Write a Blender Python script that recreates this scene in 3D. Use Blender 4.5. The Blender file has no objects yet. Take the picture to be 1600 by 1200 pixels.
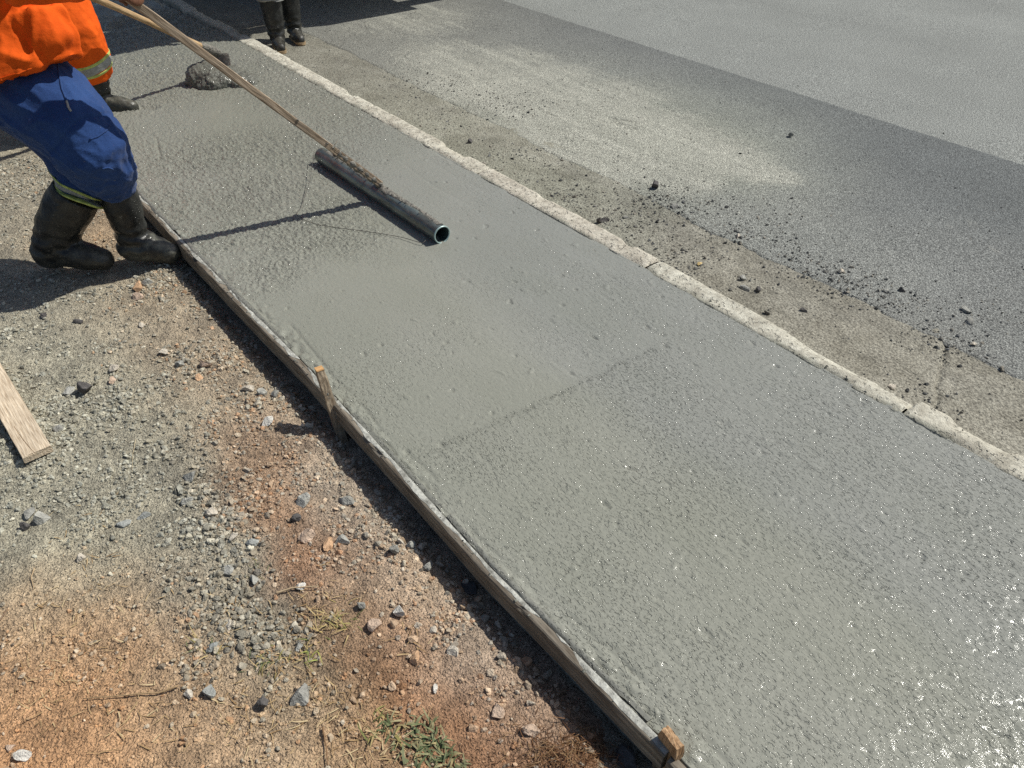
import bpy, math, random
import numpy as np
from mathutils import Vector, Matrix
PI = math.pi
scn = bpy.context.scene
C = scn.collection

# ---------------------------------------------------------------- camera
CAM_H = 1.65
FPX = 1200.0
PITCH = math.radians(39.15)
YAW = math.radians(38.03)
cp, sp = math.cos(PITCH), math.sin(PITCH)
FW = np.array([math.sin(YAW)*cp, math.cos(YAW)*cp, -sp])
RT = np.array([math.cos(YAW), -math.sin(YAW), 0.0])
UP = np.cross(RT, FW)
CP = np.array([0, 0, CAM_H])
cam_d = bpy.data.cameras.new('camera')
cam_d.sensor_width = 36.0
cam_d.lens = FPX/1600*36.0
cam_d.clip_start = 0.05
cam_d.clip_end = 800
cam = bpy.data.objects.new('camera', cam_d)
C.objects.link(cam)
cam.matrix_world = Matrix(((RT[0], UP[0], -FW[0], 0), (RT[1], UP[1], -FW[1], 0), (RT[2], UP[2], -FW[2], CAM_H), (0, 0, 0, 1)))
scn.camera = cam

# ---------------------------------------------------------------- world, sun, exposure
SUN_AZ, SUN_EL = math.radians(108), math.radians(51)
SUN = np.array([math.sin(SUN_AZ)*math.cos(SUN_EL), math.cos(SUN_AZ)*math.cos(SUN_EL), math.sin(SUN_EL)])
w = bpy.data.worlds.new('World'); scn.world = w; w.use_nodes = True
nt = w.node_tree; nt.nodes.clear()
sky = nt.nodes.new('ShaderNodeTexSky'); sky.sky_type = 'NISHITA'; sky.sun_disc = False
sky.sun_elevation = SUN_EL; sky.sun_rotation = SUN_AZ
sky.air_density = 1.0; sky.dust_density = 1.5; sky.ozone_density = 1.0
bg = nt.nodes.new('ShaderNodeBackground'); bg.inputs['Strength'].default_value = 0.065
wo = nt.nodes.new('ShaderNodeOutputWorld')
nt.links.new(sky.outputs[0], bg.inputs[0]); nt.links.new(bg.outputs[0], wo.inputs[0])
sl = bpy.data.lights.new('sun', 'SUN'); sl.energy = 4.0; sl.angle = math.radians(0.53); sl.color = (1.0, 0.972, 0.895)
so = bpy.data.objects.new('sun', sl); C.objects.link(so)
so.rotation_mode = 'QUATERNION'; so.rotation_quaternion = Vector(SUN).to_track_quat('Z', 'Y'); so.location = (6, -2, 8)
scn.view_settings.view_transform = 'Standard'; scn.view_settings.look = 'None'
scn.view_settings.exposure = 0.12; scn.view_settings.gamma = 1.0
scn.view_settings.use_curve_mapping = False
scn.render.engine = 'CYCLES'
scn.cycles.max_bounces = 6
scn.cycles.use_denoising = False

# ---------------------------------------------------------------- helpers
def ray(x, y): return FW + RT*((x-800)/FPX) - UP*((y-600)/FPX)
def G(x, y, z=0.0):                    # where the sight line of a photo pixel meets the height z
    d = ray(x, y); return CP + d*((z-CAM_H)/d[2])
HD = np.array([math.sin(YAW), math.cos(YAW), 0.0])
def PD(x, y, d):                       # ... or meets the upright plane at horizontal distance d
    v = ray(x, y); return CP + v*(d/(v@HD))
def rp(P, r): return r*((np.array(P)-CP)@FW)/FPX     # r pixels at P in metres

rng = np.random.default_rng(7)
random.seed(7)
_perm = np.random.default_rng(3).permutation(4096)
_perm = np.concatenate([_perm]*3)
_gr = np.random.default_rng(5).normal(size=(4096, 3)); _gr /= np.linalg.norm(_gr, axis=1)[:, None]
def perlin(x, y, z=None):
    x = np.asarray(x, float); y = np.asarray(y, float)
    z = np.zeros_like(x)+0.37 if z is None else np.asarray(z, float)
    xi = np.floor(x).astype(int); yi = np.floor(y).astype(int); zi = np.floor(z).astype(int)
    xf = x-xi; yf = y-yi; zf = z-zi
    f = lambda t: t*t*t*(t*(t*6-15)+10)
    u, v, ww = f(xf), f(yf), f(zf)
    out = 0
    for a in (0, 1):
        for b in (0, 1):
            for c in (0, 1):
                g = _gr[_perm[_perm[_perm[(xi+a) & 4095]+((yi+b) & 4095)]+((zi+c) & 4095)]]
                d = g[..., 0]*(xf-a)+g[..., 1]*(yf-b)+g[..., 2]*(zf-c)
                out = out + d*(u if a else 1-u)*(v if b else 1-v)*(ww if c else 1-ww)
    return out*1.6
def fbm(x, y, z=None, o=4):
    s = 0; a = 1; t = 0
    for k in range(o):
        s = s + a*perlin(x*2**k+k*17.3, y*2**k+k*9.1, None if z is None else z*2**k); t += a; a *= .5
    return s/t
def sstep(a, b, x):
    t = np.clip((x-a)/(b-a), 0, 1); return t*t*(3-2*t)

def set_mesh(name, V, F, smooth=True):
    """V (n,3), F list of (m,3)/(m,4) arrays"""
    me = bpy.data.meshes.new(name)
    if isinstance(F, np.ndarray): F = [F]
    V = np.asarray(V, np.float32)
    me.vertices.add(len(V)); me.vertices.foreach_set('co', V.ravel())
    li = np.concatenate([f.ravel() for f in F]).astype(np.int32)
    tot = np.concatenate([np.full(len(f), f.shape[1]) for f in F]).astype(np.int32)
    st = np.concatenate([[0], np.cumsum(tot)[:-1]]).astype(np.int32)
    me.loops.add(len(li)); me.loops.foreach_set('vertex_index', li)
    me.polygons.add(len(tot)); me.polygons.foreach_set('loop_start', st); me.polygons.foreach_set('loop_total', tot)
    me.update(calc_edges=True)
    me.polygons.foreach_set('use_smooth', np.full(len(tot), smooth))
    return me
def set_col(me, col, name='Col'):
    a = me.color_attributes.new(name, 'FLOAT_COLOR', 'POINT')
    c = np.ones((len(me.vertices), 4), np.float32); c[:, :3] = col
    a.data.foreach_set('color', c.ravel())
def set_f(me, val, name):
    a = me.attributes.new(name, 'FLOAT', 'POINT'); a.data.foreach_set('value', np.asarray(val, np.float32))
def tag(o, label=None, cat=None, group=None, kind=None):
    if label: o['label'] = label
    if cat: o['category'] = cat
    if group: o['group'] = group
    if kind: o['kind'] = kind
    return o
def link(name, me, mat=None, parent=None):
    o = bpy.data.objects.new(name, me); C.objects.link(o)
    if mat: me.materials.append(mat)
    if parent: o.parent = parent
    return o
def empty(name, loc=(0, 0, 0)):
    o = bpy.data.objects.new(name, None); C.objects.link(o); o.location = loc; o.empty_display_size = .05
    return o
def under(o, parent):                   # parent keeping world place (parents here are only translated)
    o.parent = parent; o.matrix_parent_inverse = Matrix.Translation(-Vector(parent.location))
    return o

class MB:
    def __init__(s): s.V = []; s.F = []; s.n = 0; s.col = []
    def add(s, V, F, col=None):
        V = np.asarray(V, float)
        s.V.append(V)
        for f in F: s.F.append(tuple(i+s.n for i in f))
        s.n += len(V); s.col.append(np.tile(np.array(col if col is not None else (1, 1, 1.)), (len(V), 1)))
        return s
    def tube(s, P, R, n=14, hint=(0, 0, 1), caps=True, flat=1.0, col=None, sq=False):
        P = np.array(P, float); R = np.broadcast_to(np.array(R, float), (len(P),)) if np.ndim(R) <= 1 else R
        T = np.gradient(P, axis=0); T /= np.linalg.norm(T, axis=1)[:, None]
        u = np.cross(hint, T[0]);
        if np.linalg.norm(u) < 1e-3: u = np.cross((1, 0, 0), T[0])
        V = []
        for i in range(len(P)):
            u = u-(u@T[i])*T[i]; u /= np.linalg.norm(u); v = np.cross(T[i], u)
            for k in range(n):
                a = 2*PI*k/n + (PI/4 if sq else 0)
                V.append(P[i]+R[i]*(math.cos(a)*u+math.sin(a)*v*flat))
        F = [(i*n+k, i*n+(k+1) % n, (i+1)*n+(k+1) % n, (i+1)*n+k) for i in range(len(P)-1) for k in range(n)]
        if caps:
            F.append(tuple(range(n-1, -1, -1))); F.append(tuple((len(P)-1)*n+k for k in range(n)))
        return s.add(V, F, col)
    def ball(s, c, r, axes=None, n=12, col=None):
        V = []; F = []
        A = np.eye(3) if axes is None else np.array(axes, float)
        r = np.broadcast_to(np.array(r, float), (3,))
        for i in range(n+1):
            th = PI*i/n
            for k in range(2*n):
                ph = PI*k/n
                q = np.array([math.sin(th)*math.cos(ph), math.sin(th)*math.sin(ph), math.cos(th)])*r
                V.append(np.array(c)+q@A)
        for i in range(n):
            for k in range(2*n):
                a = i*2*n+k; b = i*2*n+(k+1) % (2*n); F.append((a, a+2*n, b+2*n, b))
        return s.add(V, F, col)
    def box(s, c, d, R=None, col=None):
        V = np.array([(x, y, z) for x in (-.5, .5) for y in (-.5, .5) for z in (-.5, .5)])*np.array(d)
        if R is not None: V = V@np.array(R)
        F = [(0, 1, 3, 2), (4, 6, 7, 5), (0, 4, 5, 1), (2, 3, 7, 6), (0, 2, 6, 4), (1, 5, 7, 3)]
        return s.add(V+np.array(c), F, col)
    def mesh(s, name, smooth=True, cols=False):
        me = bpy.data.meshes.new(name)
        V = np.concatenate(s.V)
        me.from_pydata(V.tolist(), [], s.F); me.update()
        me.polygons.foreach_set('use_smooth', np.full(len(me.polygons), smooth))
        if cols: set_col(me, np.concatenate(s.col))
        return me
def mods(me, *ms):                      # run modifiers on a mesh and hand back the result
    o = bpy.data.objects.new('tmp', me); C.objects.link(o)
    for t, kw in ms:
        m = o.modifiers.new('m', t)
        for k, v in kw.items(): setattr(m, k, v)
    dg = bpy.context.evaluated_depsgraph_get()
    r = bpy.data.meshes.new_from_object(o.evaluated_get(dg))
    bpy.data.objects.remove(o); bpy.data.meshes.remove(me)
    return r
def coords(me):
    a = np.empty(len(me.vertices)*3, np.float32); me.vertices.foreach_get('co', a); return a.reshape(-1, 3).astype(float)
def normals(me):
    a = np.empty(len(me.vertices)*3, np.float32); me.vertices.foreach_get('normal', a); return a.reshape(-1, 3).astype(float)
def put(me, V):
    me.vertices.foreach_set('co', np.asarray(V, np.float32).ravel()); me.update()
def organic(mb, name, vox=.008, smooth=4):
    me = mods(mb.mesh(name), ('REMESH', dict(mode='VOXEL', voxel_size=vox, use_smooth_shade=True)), ('SMOOTH', dict(iterations=smooth, factor=.5)))
    me.name = name
    me.polygons.foreach_set('use_smooth', np.full(len(me.polygons), True))
    return me

# ---------------------------------------------------------------- materials
def mat(name, base=(.5, .5, .5), rough=.8, attr=None, var=(), bumps=(), spec=.5, metal=0.0, rough_attr=None, rough_var=None, coords_='Object', sheen=0, coat=None, grain=None, spots=None):
    """var: (scale, detail, colour multiplier low, high, stretch) noise tints; bumps: (kind, scale, distance, stretch)"""
    m = bpy.data.materials.new(name); m.use_nodes = True
    N = m.node_tree.nodes; L = m.node_tree.links; N.clear()
    out = N.new('ShaderNodeOutputMaterial'); b = N.new('ShaderNodeBsdfPrincipled'); L.new(b.outputs[0], out.inputs[0])
    tc = N.new('ShaderNodeTexCoord')
    def mapped(st):
        mp = N.new('ShaderNodeMapping'); mp.inputs['Scale'].default_value = st; L.new(tc.outputs[coords_], mp.inputs[0]); return mp.outputs[0]
    if attr:
        a = N.new('ShaderNodeAttribute'); a.attribute_name = attr; col = a.outputs['Color']
    else:
        a = N.new('ShaderNodeRGB'); a.outputs[0].default_value = (*base, 1); col = a.outputs[0]
    for (sc, det, lo, hi, st) in var:
        n = N.new('ShaderNodeTexNoise'); n.inputs['Scale'].default_value = sc; n.inputs['Detail'].default_value = det
        n.inputs['Roughness'].default_value = .65
        L.new(mapped(st), n.inputs['Vector'])
        r = N.new('ShaderNodeValToRGB'); r.color_ramp.elements[0].position = .35; r.color_ramp.elements[1].position = .65
        r.color_ramp.elements[0].color = (*lo, 1); r.color_ramp.elements[1].color = (*hi, 1)
        L.new(n.outputs['Fac'], r.inputs[0])
        x = N.new('ShaderNodeMix'); x.data_type = 'RGBA'; x.blend_type = 'MULTIPLY'; x.inputs[0].default_value = 1
        L.new(col, x.inputs[6]); L.new(r.outputs[0], x.inputs[7]); col = x.outputs[2]
    if spots:      # dried cement splashes: (scale, size, colour)
        v_ = N.new('ShaderNodeTexVoronoi'); v_.inputs['Scale'].default_value = spots[0]; v_.inputs['Randomness'].default_value = 1
        nn_ = N.new('ShaderNodeTexNoise'); nn_.inputs['Scale'].default_value = spots[0]*2.2; L.new(tc.outputs[coords_], nn_.inputs['Vector'])
        ad = N.new('ShaderNodeMix'); ad.data_type = 'VECTOR'; ad.inputs[0].default_value = .03; L.new(tc.outputs[coords_], ad.inputs[4]); L.new(nn_.outputs['Color'], ad.inputs[5]); L.new(ad.outputs[1], v_.inputs['Vector'])
        sp = N.new('ShaderNodeSeparateColor'); L.new(v_.outputs['Color'], sp.inputs[0])
        rad = N.new('ShaderNodeMath'); rad.operation = 'POWER'; rad.inputs[1].default_value = 3.0; L.new(sp.outputs[0], rad.inputs[0])
        r2 = N.new('ShaderNodeMath'); r2.operation = 'MULTIPLY'; r2.inputs[1].default_value = spots[1]; L.new(rad.outputs[0], r2.inputs[0])
        lt = N.new('ShaderNodeMath'); lt.operation = 'LESS_THAN'; L.new(v_.outputs['Distance'], lt.inputs[0]); L.new(r2.outputs[0], lt.inputs[1])
        sx_ = N.new('ShaderNodeMix'); sx_.data_type = 'RGBA'; sx_.inputs[7].default_value = (*spots[2], 1); L.new(lt.outputs[0], sx_.inputs[0]); L.new(col, sx_.inputs[6]); col = sx_.outputs[2]
    L.new(col, b.inputs['Base Color'])
    b.inputs['Roughness'].default_value = rough; b.inputs['Specular IOR Level'].default_value = spec; b.inputs['Metallic'].default_value = metal
    if sheen: b.inputs['Sheen Weight'].default_value = sheen
    if coat: b.inputs['Coat Weight'].default_value = coat[0]; b.inputs['Coat Roughness'].default_value = coat[1]; b.inputs['Coat IOR'].default_value = 1.33
    if rough_attr:
        ra = N.new('ShaderNodeAttribute'); ra.attribute_name = rough_attr; L.new(ra.outputs['Fac'], b.inputs['Roughness'])
    if rough_var:
        n = N.new('ShaderNodeTexNoise'); n.inputs['Scale'].default_value = rough_var[0]; n.inputs['Detail'].default_value = 3
        L.new(tc.outputs[coords_], n.inputs['Vector'])
        mr = N.new('ShaderNodeMapRange'); mr.inputs['From Min'].default_value = .35; mr.inputs['From Max'].default_value = .65
        mr.inputs['To Min'].default_value = rough_var[1]; mr.inputs['To Max'].default_value = rough_var[2]
        L.new(n.outputs['Fac'], mr.inputs['Value']); L.new(mr.outputs[0], b.inputs['Roughness'])
    nrm = None
    for (kind, sc, dist, st) in bumps:
        if kind in 'gq':      # g: scattered grains standing proud, q: scattered pits
            t = N.new('ShaderNodeTexNoise'); t.inputs['Detail'].default_value = 2.5
            r_ = N.new('ShaderNodeMapRange'); r_.interpolation_type = 'SMOOTHSTEP'
            a_, b_ = ((.56, .68) if kind == 'g' else (.44, .33))
            r_.inputs['From Min'].default_value = a_; r_.inputs['From Max'].default_value = b_
            r_.inputs['To Max'].default_value = 1 if kind == 'g' else -1
            L.new(t.outputs['Fac'], r_.inputs['Value']); o_ = r_.outputs[0]
        elif kind == 'n':
            t = N.new('ShaderNodeTexNoise'); t.inputs['Detail'].default_value = 4; o_ = t.outputs['Fac']
        else:
            t = N.new('ShaderNodeTexVoronoi'); o_ = t.outputs['Distance']
        t.inputs['Scale'].default_value = sc; L.new(mapped(st), t.inputs['Vector'])
        if grain and kind in 'gq':
            ga = N.new('ShaderNodeAttribute'); ga.attribute_name = grain; mm = N.new('ShaderNodeMath'); mm.operation = 'MULTIPLY'
            L.new(o_, mm.inputs[0]); L.new(ga.outputs['Fac'], mm.inputs[1]); o_ = mm.outputs[0]
        bu = N.new('ShaderNodeBump'); bu.inputs['Strength'].default_value = 1.0; bu.inputs['Distance'].default_value = dist
        L.new(o_, bu.inputs['Height'])
        if nrm: L.new(nrm, bu.inputs['Normal'])
        nrm = bu.outputs[0]
    if nrm:
        L.new(nrm, b.inputs['Normal'])
        if coat: L.new(nrm, b.inputs['Coat Normal'])
    return m
I3 = (1, 1, 1)
M = {}
M['slab'] = mat('wet_concrete', attr='Col', var=[(1.6, 3, (.95, .96, .94), (1.04, 1.04, 1.05), (1, .5, 1)), (140, 3, (.91, .91, .91), (1.06, 1.06, 1.06), (1, .6, 1))],
                rough_attr='Rough', spec=.12, coat=(.8, .11), grain='Grain', bumps=[('n', 30, .0015, (1.3, .7, 1)), ('g', 150, .0019, (1.25, .7, 1)), ('q', 92, .0026, (1.4, .6, 1)), ('n', 420, .0004, I3)])
M['soil'] = mat('soil', attr='Col', rough=.95, spec=.2, var=[(7, 6, (.74, .74, .74), (1.2, 1.18, 1.14), I3), (38, 5, (.78, .77, .75), (1.2, 1.2, 1.18), I3), (160, 4, (.72, .72, .72), (1.25, 1.23, 1.2), I3)],
                bumps=[('n', 60, .012, I3), ('v', 150, .006, I3), ('n', 300, .005, I3)])
M['stone'] = mat('stone', attr='Col', rough=.9, spec=.25, var=[(60, 5, (.68, .67, .65), (1.25, 1.23, 1.2), I3)], bumps=[('n', 55, .008, I3), ('n', 220, .003, I3)])
M['asphalt'] = mat('asphalt', attr='Col', rough=.8, spec=.35, var=[(2.2, 6, (.94, .94, .94), (1.05, 1.05, 1.05), I3), (75, 3, (.72, .72, .72), (1.3, 1.3, 1.29), I3), (150, 3, (.45, .45, .45), (1.65, 1.63, 1.6), I3), (420, 2, (.7, .7, .7), (1.35, 1.35, 1.35), I3)],
                   bumps=[('v', 130, .004, I3), ('n', 300, .003, I3)])
M['gutter'] = mat('old_gutter_concrete', attr='Col', rough=.92, spec=.2, var=[(5, 5, (.8, .79, .77), (1.15, 1.15, 1.15), I3), (110, 4, (.55, .54, .52), (1.5, 1.5, 1.45), I3)],
                  bumps=[('v', 90, .004, I3), ('n', 220, .004, I3)])
M['kerb'] = mat('kerb_concrete', attr='Col', rough=.9, spec=.2, var=[(14, 6, (.72, .70, .67), (1.10, 1.10, 1.08), I3), (90, 4, (.80, .79, .77), (1.12, 1.12, 1.10), I3)],
                bumps=[('n', 40, .006, I3), ('q', 45, .005, I3), ('n', 200, .004, I3)])
M['base'] = mat('packed_earth', (.20, .17, .13), rough=1, spec=.1, var=[(.8, 6, (.7, .7, .7), (1.2, 1.2, 1.15), I3)])
def wood(name, c, lo=(.55, .5, .45), stretch=(14, 1, 14), dist=.003, r=.85):
    return mat(name, c, rough=r, spec=.2, var=[(9, 6, lo, (1.15, 1.15, 1.15), stretch), (3, 4, (.75, .75, .76), (1.1, 1.1, 1.1), I3)], bumps=[('n', 9, dist, stretch)])
M['form_wood'] = wood('weathered_form_wood', (.27, .235, .185), lo=(.4, .37, .35), stretch=(12, 1, 12))
M['cement'] = mat('dried_cement', (.50, .50, .46), rough=.9, spec=.2, var=[(30, 5, (.45, .44, .42), (1.15, 1.15, 1.13), I3)], bumps=[('n', 60, .008, I3)])
M['stake_wood'] = wood('stake_wood', (.50, .33, .19), lo=(.6, .52, .45), stretch=(14, 14, 1.5))
M['stake_old'] = wood('old_stake_wood', (.38, .31, .22), lo=(.5, .45, .42), stretch=(14, 14, 1.5))
M['stake_top'] = mat('fresh_sawn_wood', (.72, .42, .18), rough=.8, var=[(90, 3, (.8, .78, .75), (1.1, 1.1, 1.1), I3)])
M['plank_wood'] = wood('plank_wood', (.76, .64, .48), lo=(.62, .56, .5), stretch=(20, 1.4, 20))
M['pole_wood'] = wood('pole_wood', (.42, .335, .245), lo=(.42, .38, .34), stretch=(14, 14, 1.2))
M['hoe_wood'] = wood('round_handle_wood', (.52, .37, .21), lo=(.62, .55, .48), stretch=(14, 14, 1.4), r=.6)
M['blue'] = mat('blue_drill_cloth', (.021, .056, .175), spots=(50, .16, (.10, .115, .15)), rough=.85, spec=.15, sheen=.12, var=[(7, 4, (.78, .8, .85), (1.25, 1.2, 1.15), I3), (300, 2, (.8, .8, .8), (1.15, 1.15, 1.15), I3)], bumps=[('n', 35, .004, I3), ('n', 700, .0006, I3)])
M['orange'] = mat('orange_drill_cloth', (.80, .115, .010),  rough=.85, spec=.15, var=[(8, 4, (.82, .78, .75), (1.08, 1.1, 1.1), I3)], bumps=[('n', 30, .004, I3), ('n', 700, .0006, I3)])
M['greycloth'] = mat('grey_work_cloth', (.34, .35, .33), rough=.9, spec=.15, var=[(12, 4, (.7, .7, .68), (1.12, 1.1, 1.1), I3)], bumps=[('n', 40, .004, I3)])
M['band'] = mat('grey_reflective_tape', (.30, .31, .30), rough=.5, spec=.5, var=[(25, 4, (.75, .75, .72), (1.1, 1.1, 1.1), I3)], bumps=[('n', 50, .003, I3)])
M['lime'] = mat('yellow_green_tape', (.50, .58, .17), rough=.7, spec=.2, var=[(40, 4, (.7, .7, .7), (1.1, 1.1, 1.1), I3)])
M['rubber'] = mat('black_rubber', spots=(60, .30, (.11, .108, .095)), attr='Col', rough=.42, spec=.45, rough_var=(18, .2, .6), var=[(24, 5, (.55, .55, .55), (1.4, 1.4, 1.35), I3), (90, 4, (.75, .75, .75), (1.25, 1.25, 1.2), I3)], bumps=[('n', 22, .006, I3), ('n', 160, .0012, I3)])
M['sole'] = mat('tan_rubber_sole', (.42, .30, .17), rough=.8, var=[(40, 4, (.6, .6, .6), (1.1, 1.1, 1.1), I3)])
M['skin'] = mat('skin', (.17, .075, .04), rough=.55, spec=.4, var=[(60, 4, (.85, .82, .8), (1.1, 1.1, 1.1), I3)], bumps=[('n', 220, .0008, I3)])
M['hair'] = mat('black_hair', (.012, .010, .009), rough=.7)
M['helmet'] = mat('white_plastic', (.75, .75, .72), rough=.35)
M['metal'] = mat('dirty_pipe_metal', attr='Col', rough=.3, spec=.6, metal=.55, rough_var=(30, .2, .42), var=[(30, 5, (.6, .6, .6), (1.2, 1.2, 1.2), (1, .35, 1))], bumps=[('n', 60, .0012, I3)])
M['metal_in'] = mat('pipe_inside', (.05, .08, .08), rough=.6, metal=.2)
M['rim'] = mat('pipe_rim', (.42, .55, .53), rough=.4, metal=.4)
M['mud'] = mat('cement_crust', (.20, .19, .17), rough=.6, spec=.4, var=[(60, 5, (.5, .5, .5), (1.5, 1.48, 1.4), I3)], bumps=[('n', 70, .010, I3), ('n', 240, .004, I3)])
M['wire'] = mat('rusty_wire', (.09, .08, .07), rough=.6)
M['straw'] = mat('dry_straw', attr='Col', rough=.8, spec=.2)
M['leaf'] = mat('weed_leaf', attr='Col', rough=.8, spec=.12, var=[(60, 3, (.75, .78, .65), (1.2, 1.12, 1.0), I3)])
M['steel'] = mat('painted_steel', (.62, .62, .60), rough=.45, spec=.5, var=[(4, 5, (.7, .69, .66), (1.05, 1.05, 1.05), I3)])
M['tyre'] = mat('tyre_rubber', (.025, .025, .027), rough=.8)
M['fibre'] = mat('root_fibre', attr='Col', rough=.9, spec=.1)

# ---------------------------------------------------------------- colour fields (soil and dust as they lie)
def warp(X, Y, a=.06, f=3.0, s=0):
    return X+a*fbm(X*f+s, Y*f+7+s, o=3), Y+a*fbm(X*f+31+s, Y*f+s, o=3)
def field(X, Y, ctrl, z):
    """ctrl: (px, py, radius px, values...) -> gaussian mix"""
    W = np.full(X.shape, 1e-6); A = np.zeros(X.shape+(len(ctrl[0][3]),))
    for c in ctrl:
        q = G(c[0], c[1], z); q2 = G(c[0]+c[2], c[1], z); q3 = G(c[0], c[1]+c[2], z)
        s = .5*(np.linalg.norm(q2-q)+np.linalg.norm(q3-q))
        g = np.exp(-.5*((X-q[0])**2+(Y-q[1])**2)/s**2)**1.0 * (c[4] if len(c) > 4 else 1)
        W += g; A += g[..., None]*np.array(c[3])
    return A/W[..., None], W
SOILK = 1.70
def blobs(X, Y, lst, z=0):
    r = np.zeros(X.shape)
    for (px, py, rad, wt) in lst:
        q = G(px, py, z); q2 = G(px+rad, py, z); q3 = G(px, py+rad, z)
        s = .5*(np.linalg.norm(q2-q)+np.linalg.norm(q3-q))
        r = np.maximum(r, wt*np.exp(-.5*(((X-q[0])**2+(Y-q[1])**2)/s**2)**1.5))
    return r
def spaced(*segs):
    out = []
    for a, b, d in segs: out += list(np.arange(a, b-1e-9, d))
    out.append(segs[-1][1]); return np.array(out)
def grid(name, xs, ys, zf, skirt=None):
    X, Y = np.meshgrid(xs, ys)
    Z = zf(X, Y)
    if skirt is not None: Z[:, 0] = skirt; Z[:, -1] = skirt
    nx, ny = len(xs), len(ys)
    idx = np.arange(nx*ny).reshape(ny, nx)
    F = np.stack([idx[:-1, :-1], idx[:-1, 1:], idx[1:, 1:], idx[1:, :-1]], -1).reshape(-1, 4)
    return set_mesh(name, np.stack([X, Y, Z], -1).reshape(-1, 3), F), X, Y, Z

# ================================================================ THE SETTING
# far ground
mb = MB(); mb.add([(-120, -120, -.20), (120, -120, -.20), (120, 160, -.20), (-120, 160, -.20)], [(0, 1, 2, 3)])
tag(link('ground', mb.mesh('ground'), M['base']), kind='structure')

# ---- wet concrete slab
SX0, SX1 = .738, 2.158
FORM = [(-1.0, .752), (.43, .749), (.70, .741), (1.04, .731), (1.44, .736), (1.83, .738), (2.10, .742), (2.52, .731), (3.17, .722), (3.74, .716), (4.6, .722), (6.0, .73), (9.5, .73)]
fy = np.array([p[0] for p in FORM]); fx = np.array([p[1] for p in FORM])
def form_x(y): return np.interp(y, fy, fx)
ROUGH = [(330, 240, 60, 1), (440, 240, 60, .9), (300, 310, 50, .9), (400, 300, 60, 1), (470, 360, 55, 1), (420, 420, 40, .8), (350, 370, 45, .8), (520, 330, 40, .9), (560, 370, 40, .7),
         (240, 130, 45, 1), (290, 100, 45, .9), (230, 90, 45, .9), (400, 110, 50, .8), (460, 150, 50, .7), (530, 190, 45, .6), (480, 120, 40, .6), (200, 60, 60, 1), (300, 30, 70, 1), (240, 210, 50, .7), (250, 160, 35, 1)]
SMOOTH = [(330, 180, 45, .8), (650, 290, 45, .8), (740, 370, 60, .7), (600, 480, 80, .8), (500, 520, 60, .8), (480, 480, 50, .5), (700, 480, 80, .5), (740, 620, 70, .6), (620, 400, 30, .7)]
def slab_fields(X, Y):
    Xw, Yw = warp(X, Y, .05, 4)
    r = blobs(Xw, Yw, ROUGH); s = blobs(Xw, Yw, SMOOTH)
    return np.clip(r*(1-.75*s), 0, 1), np.clip(s*(1-r), 0, 1)
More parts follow.
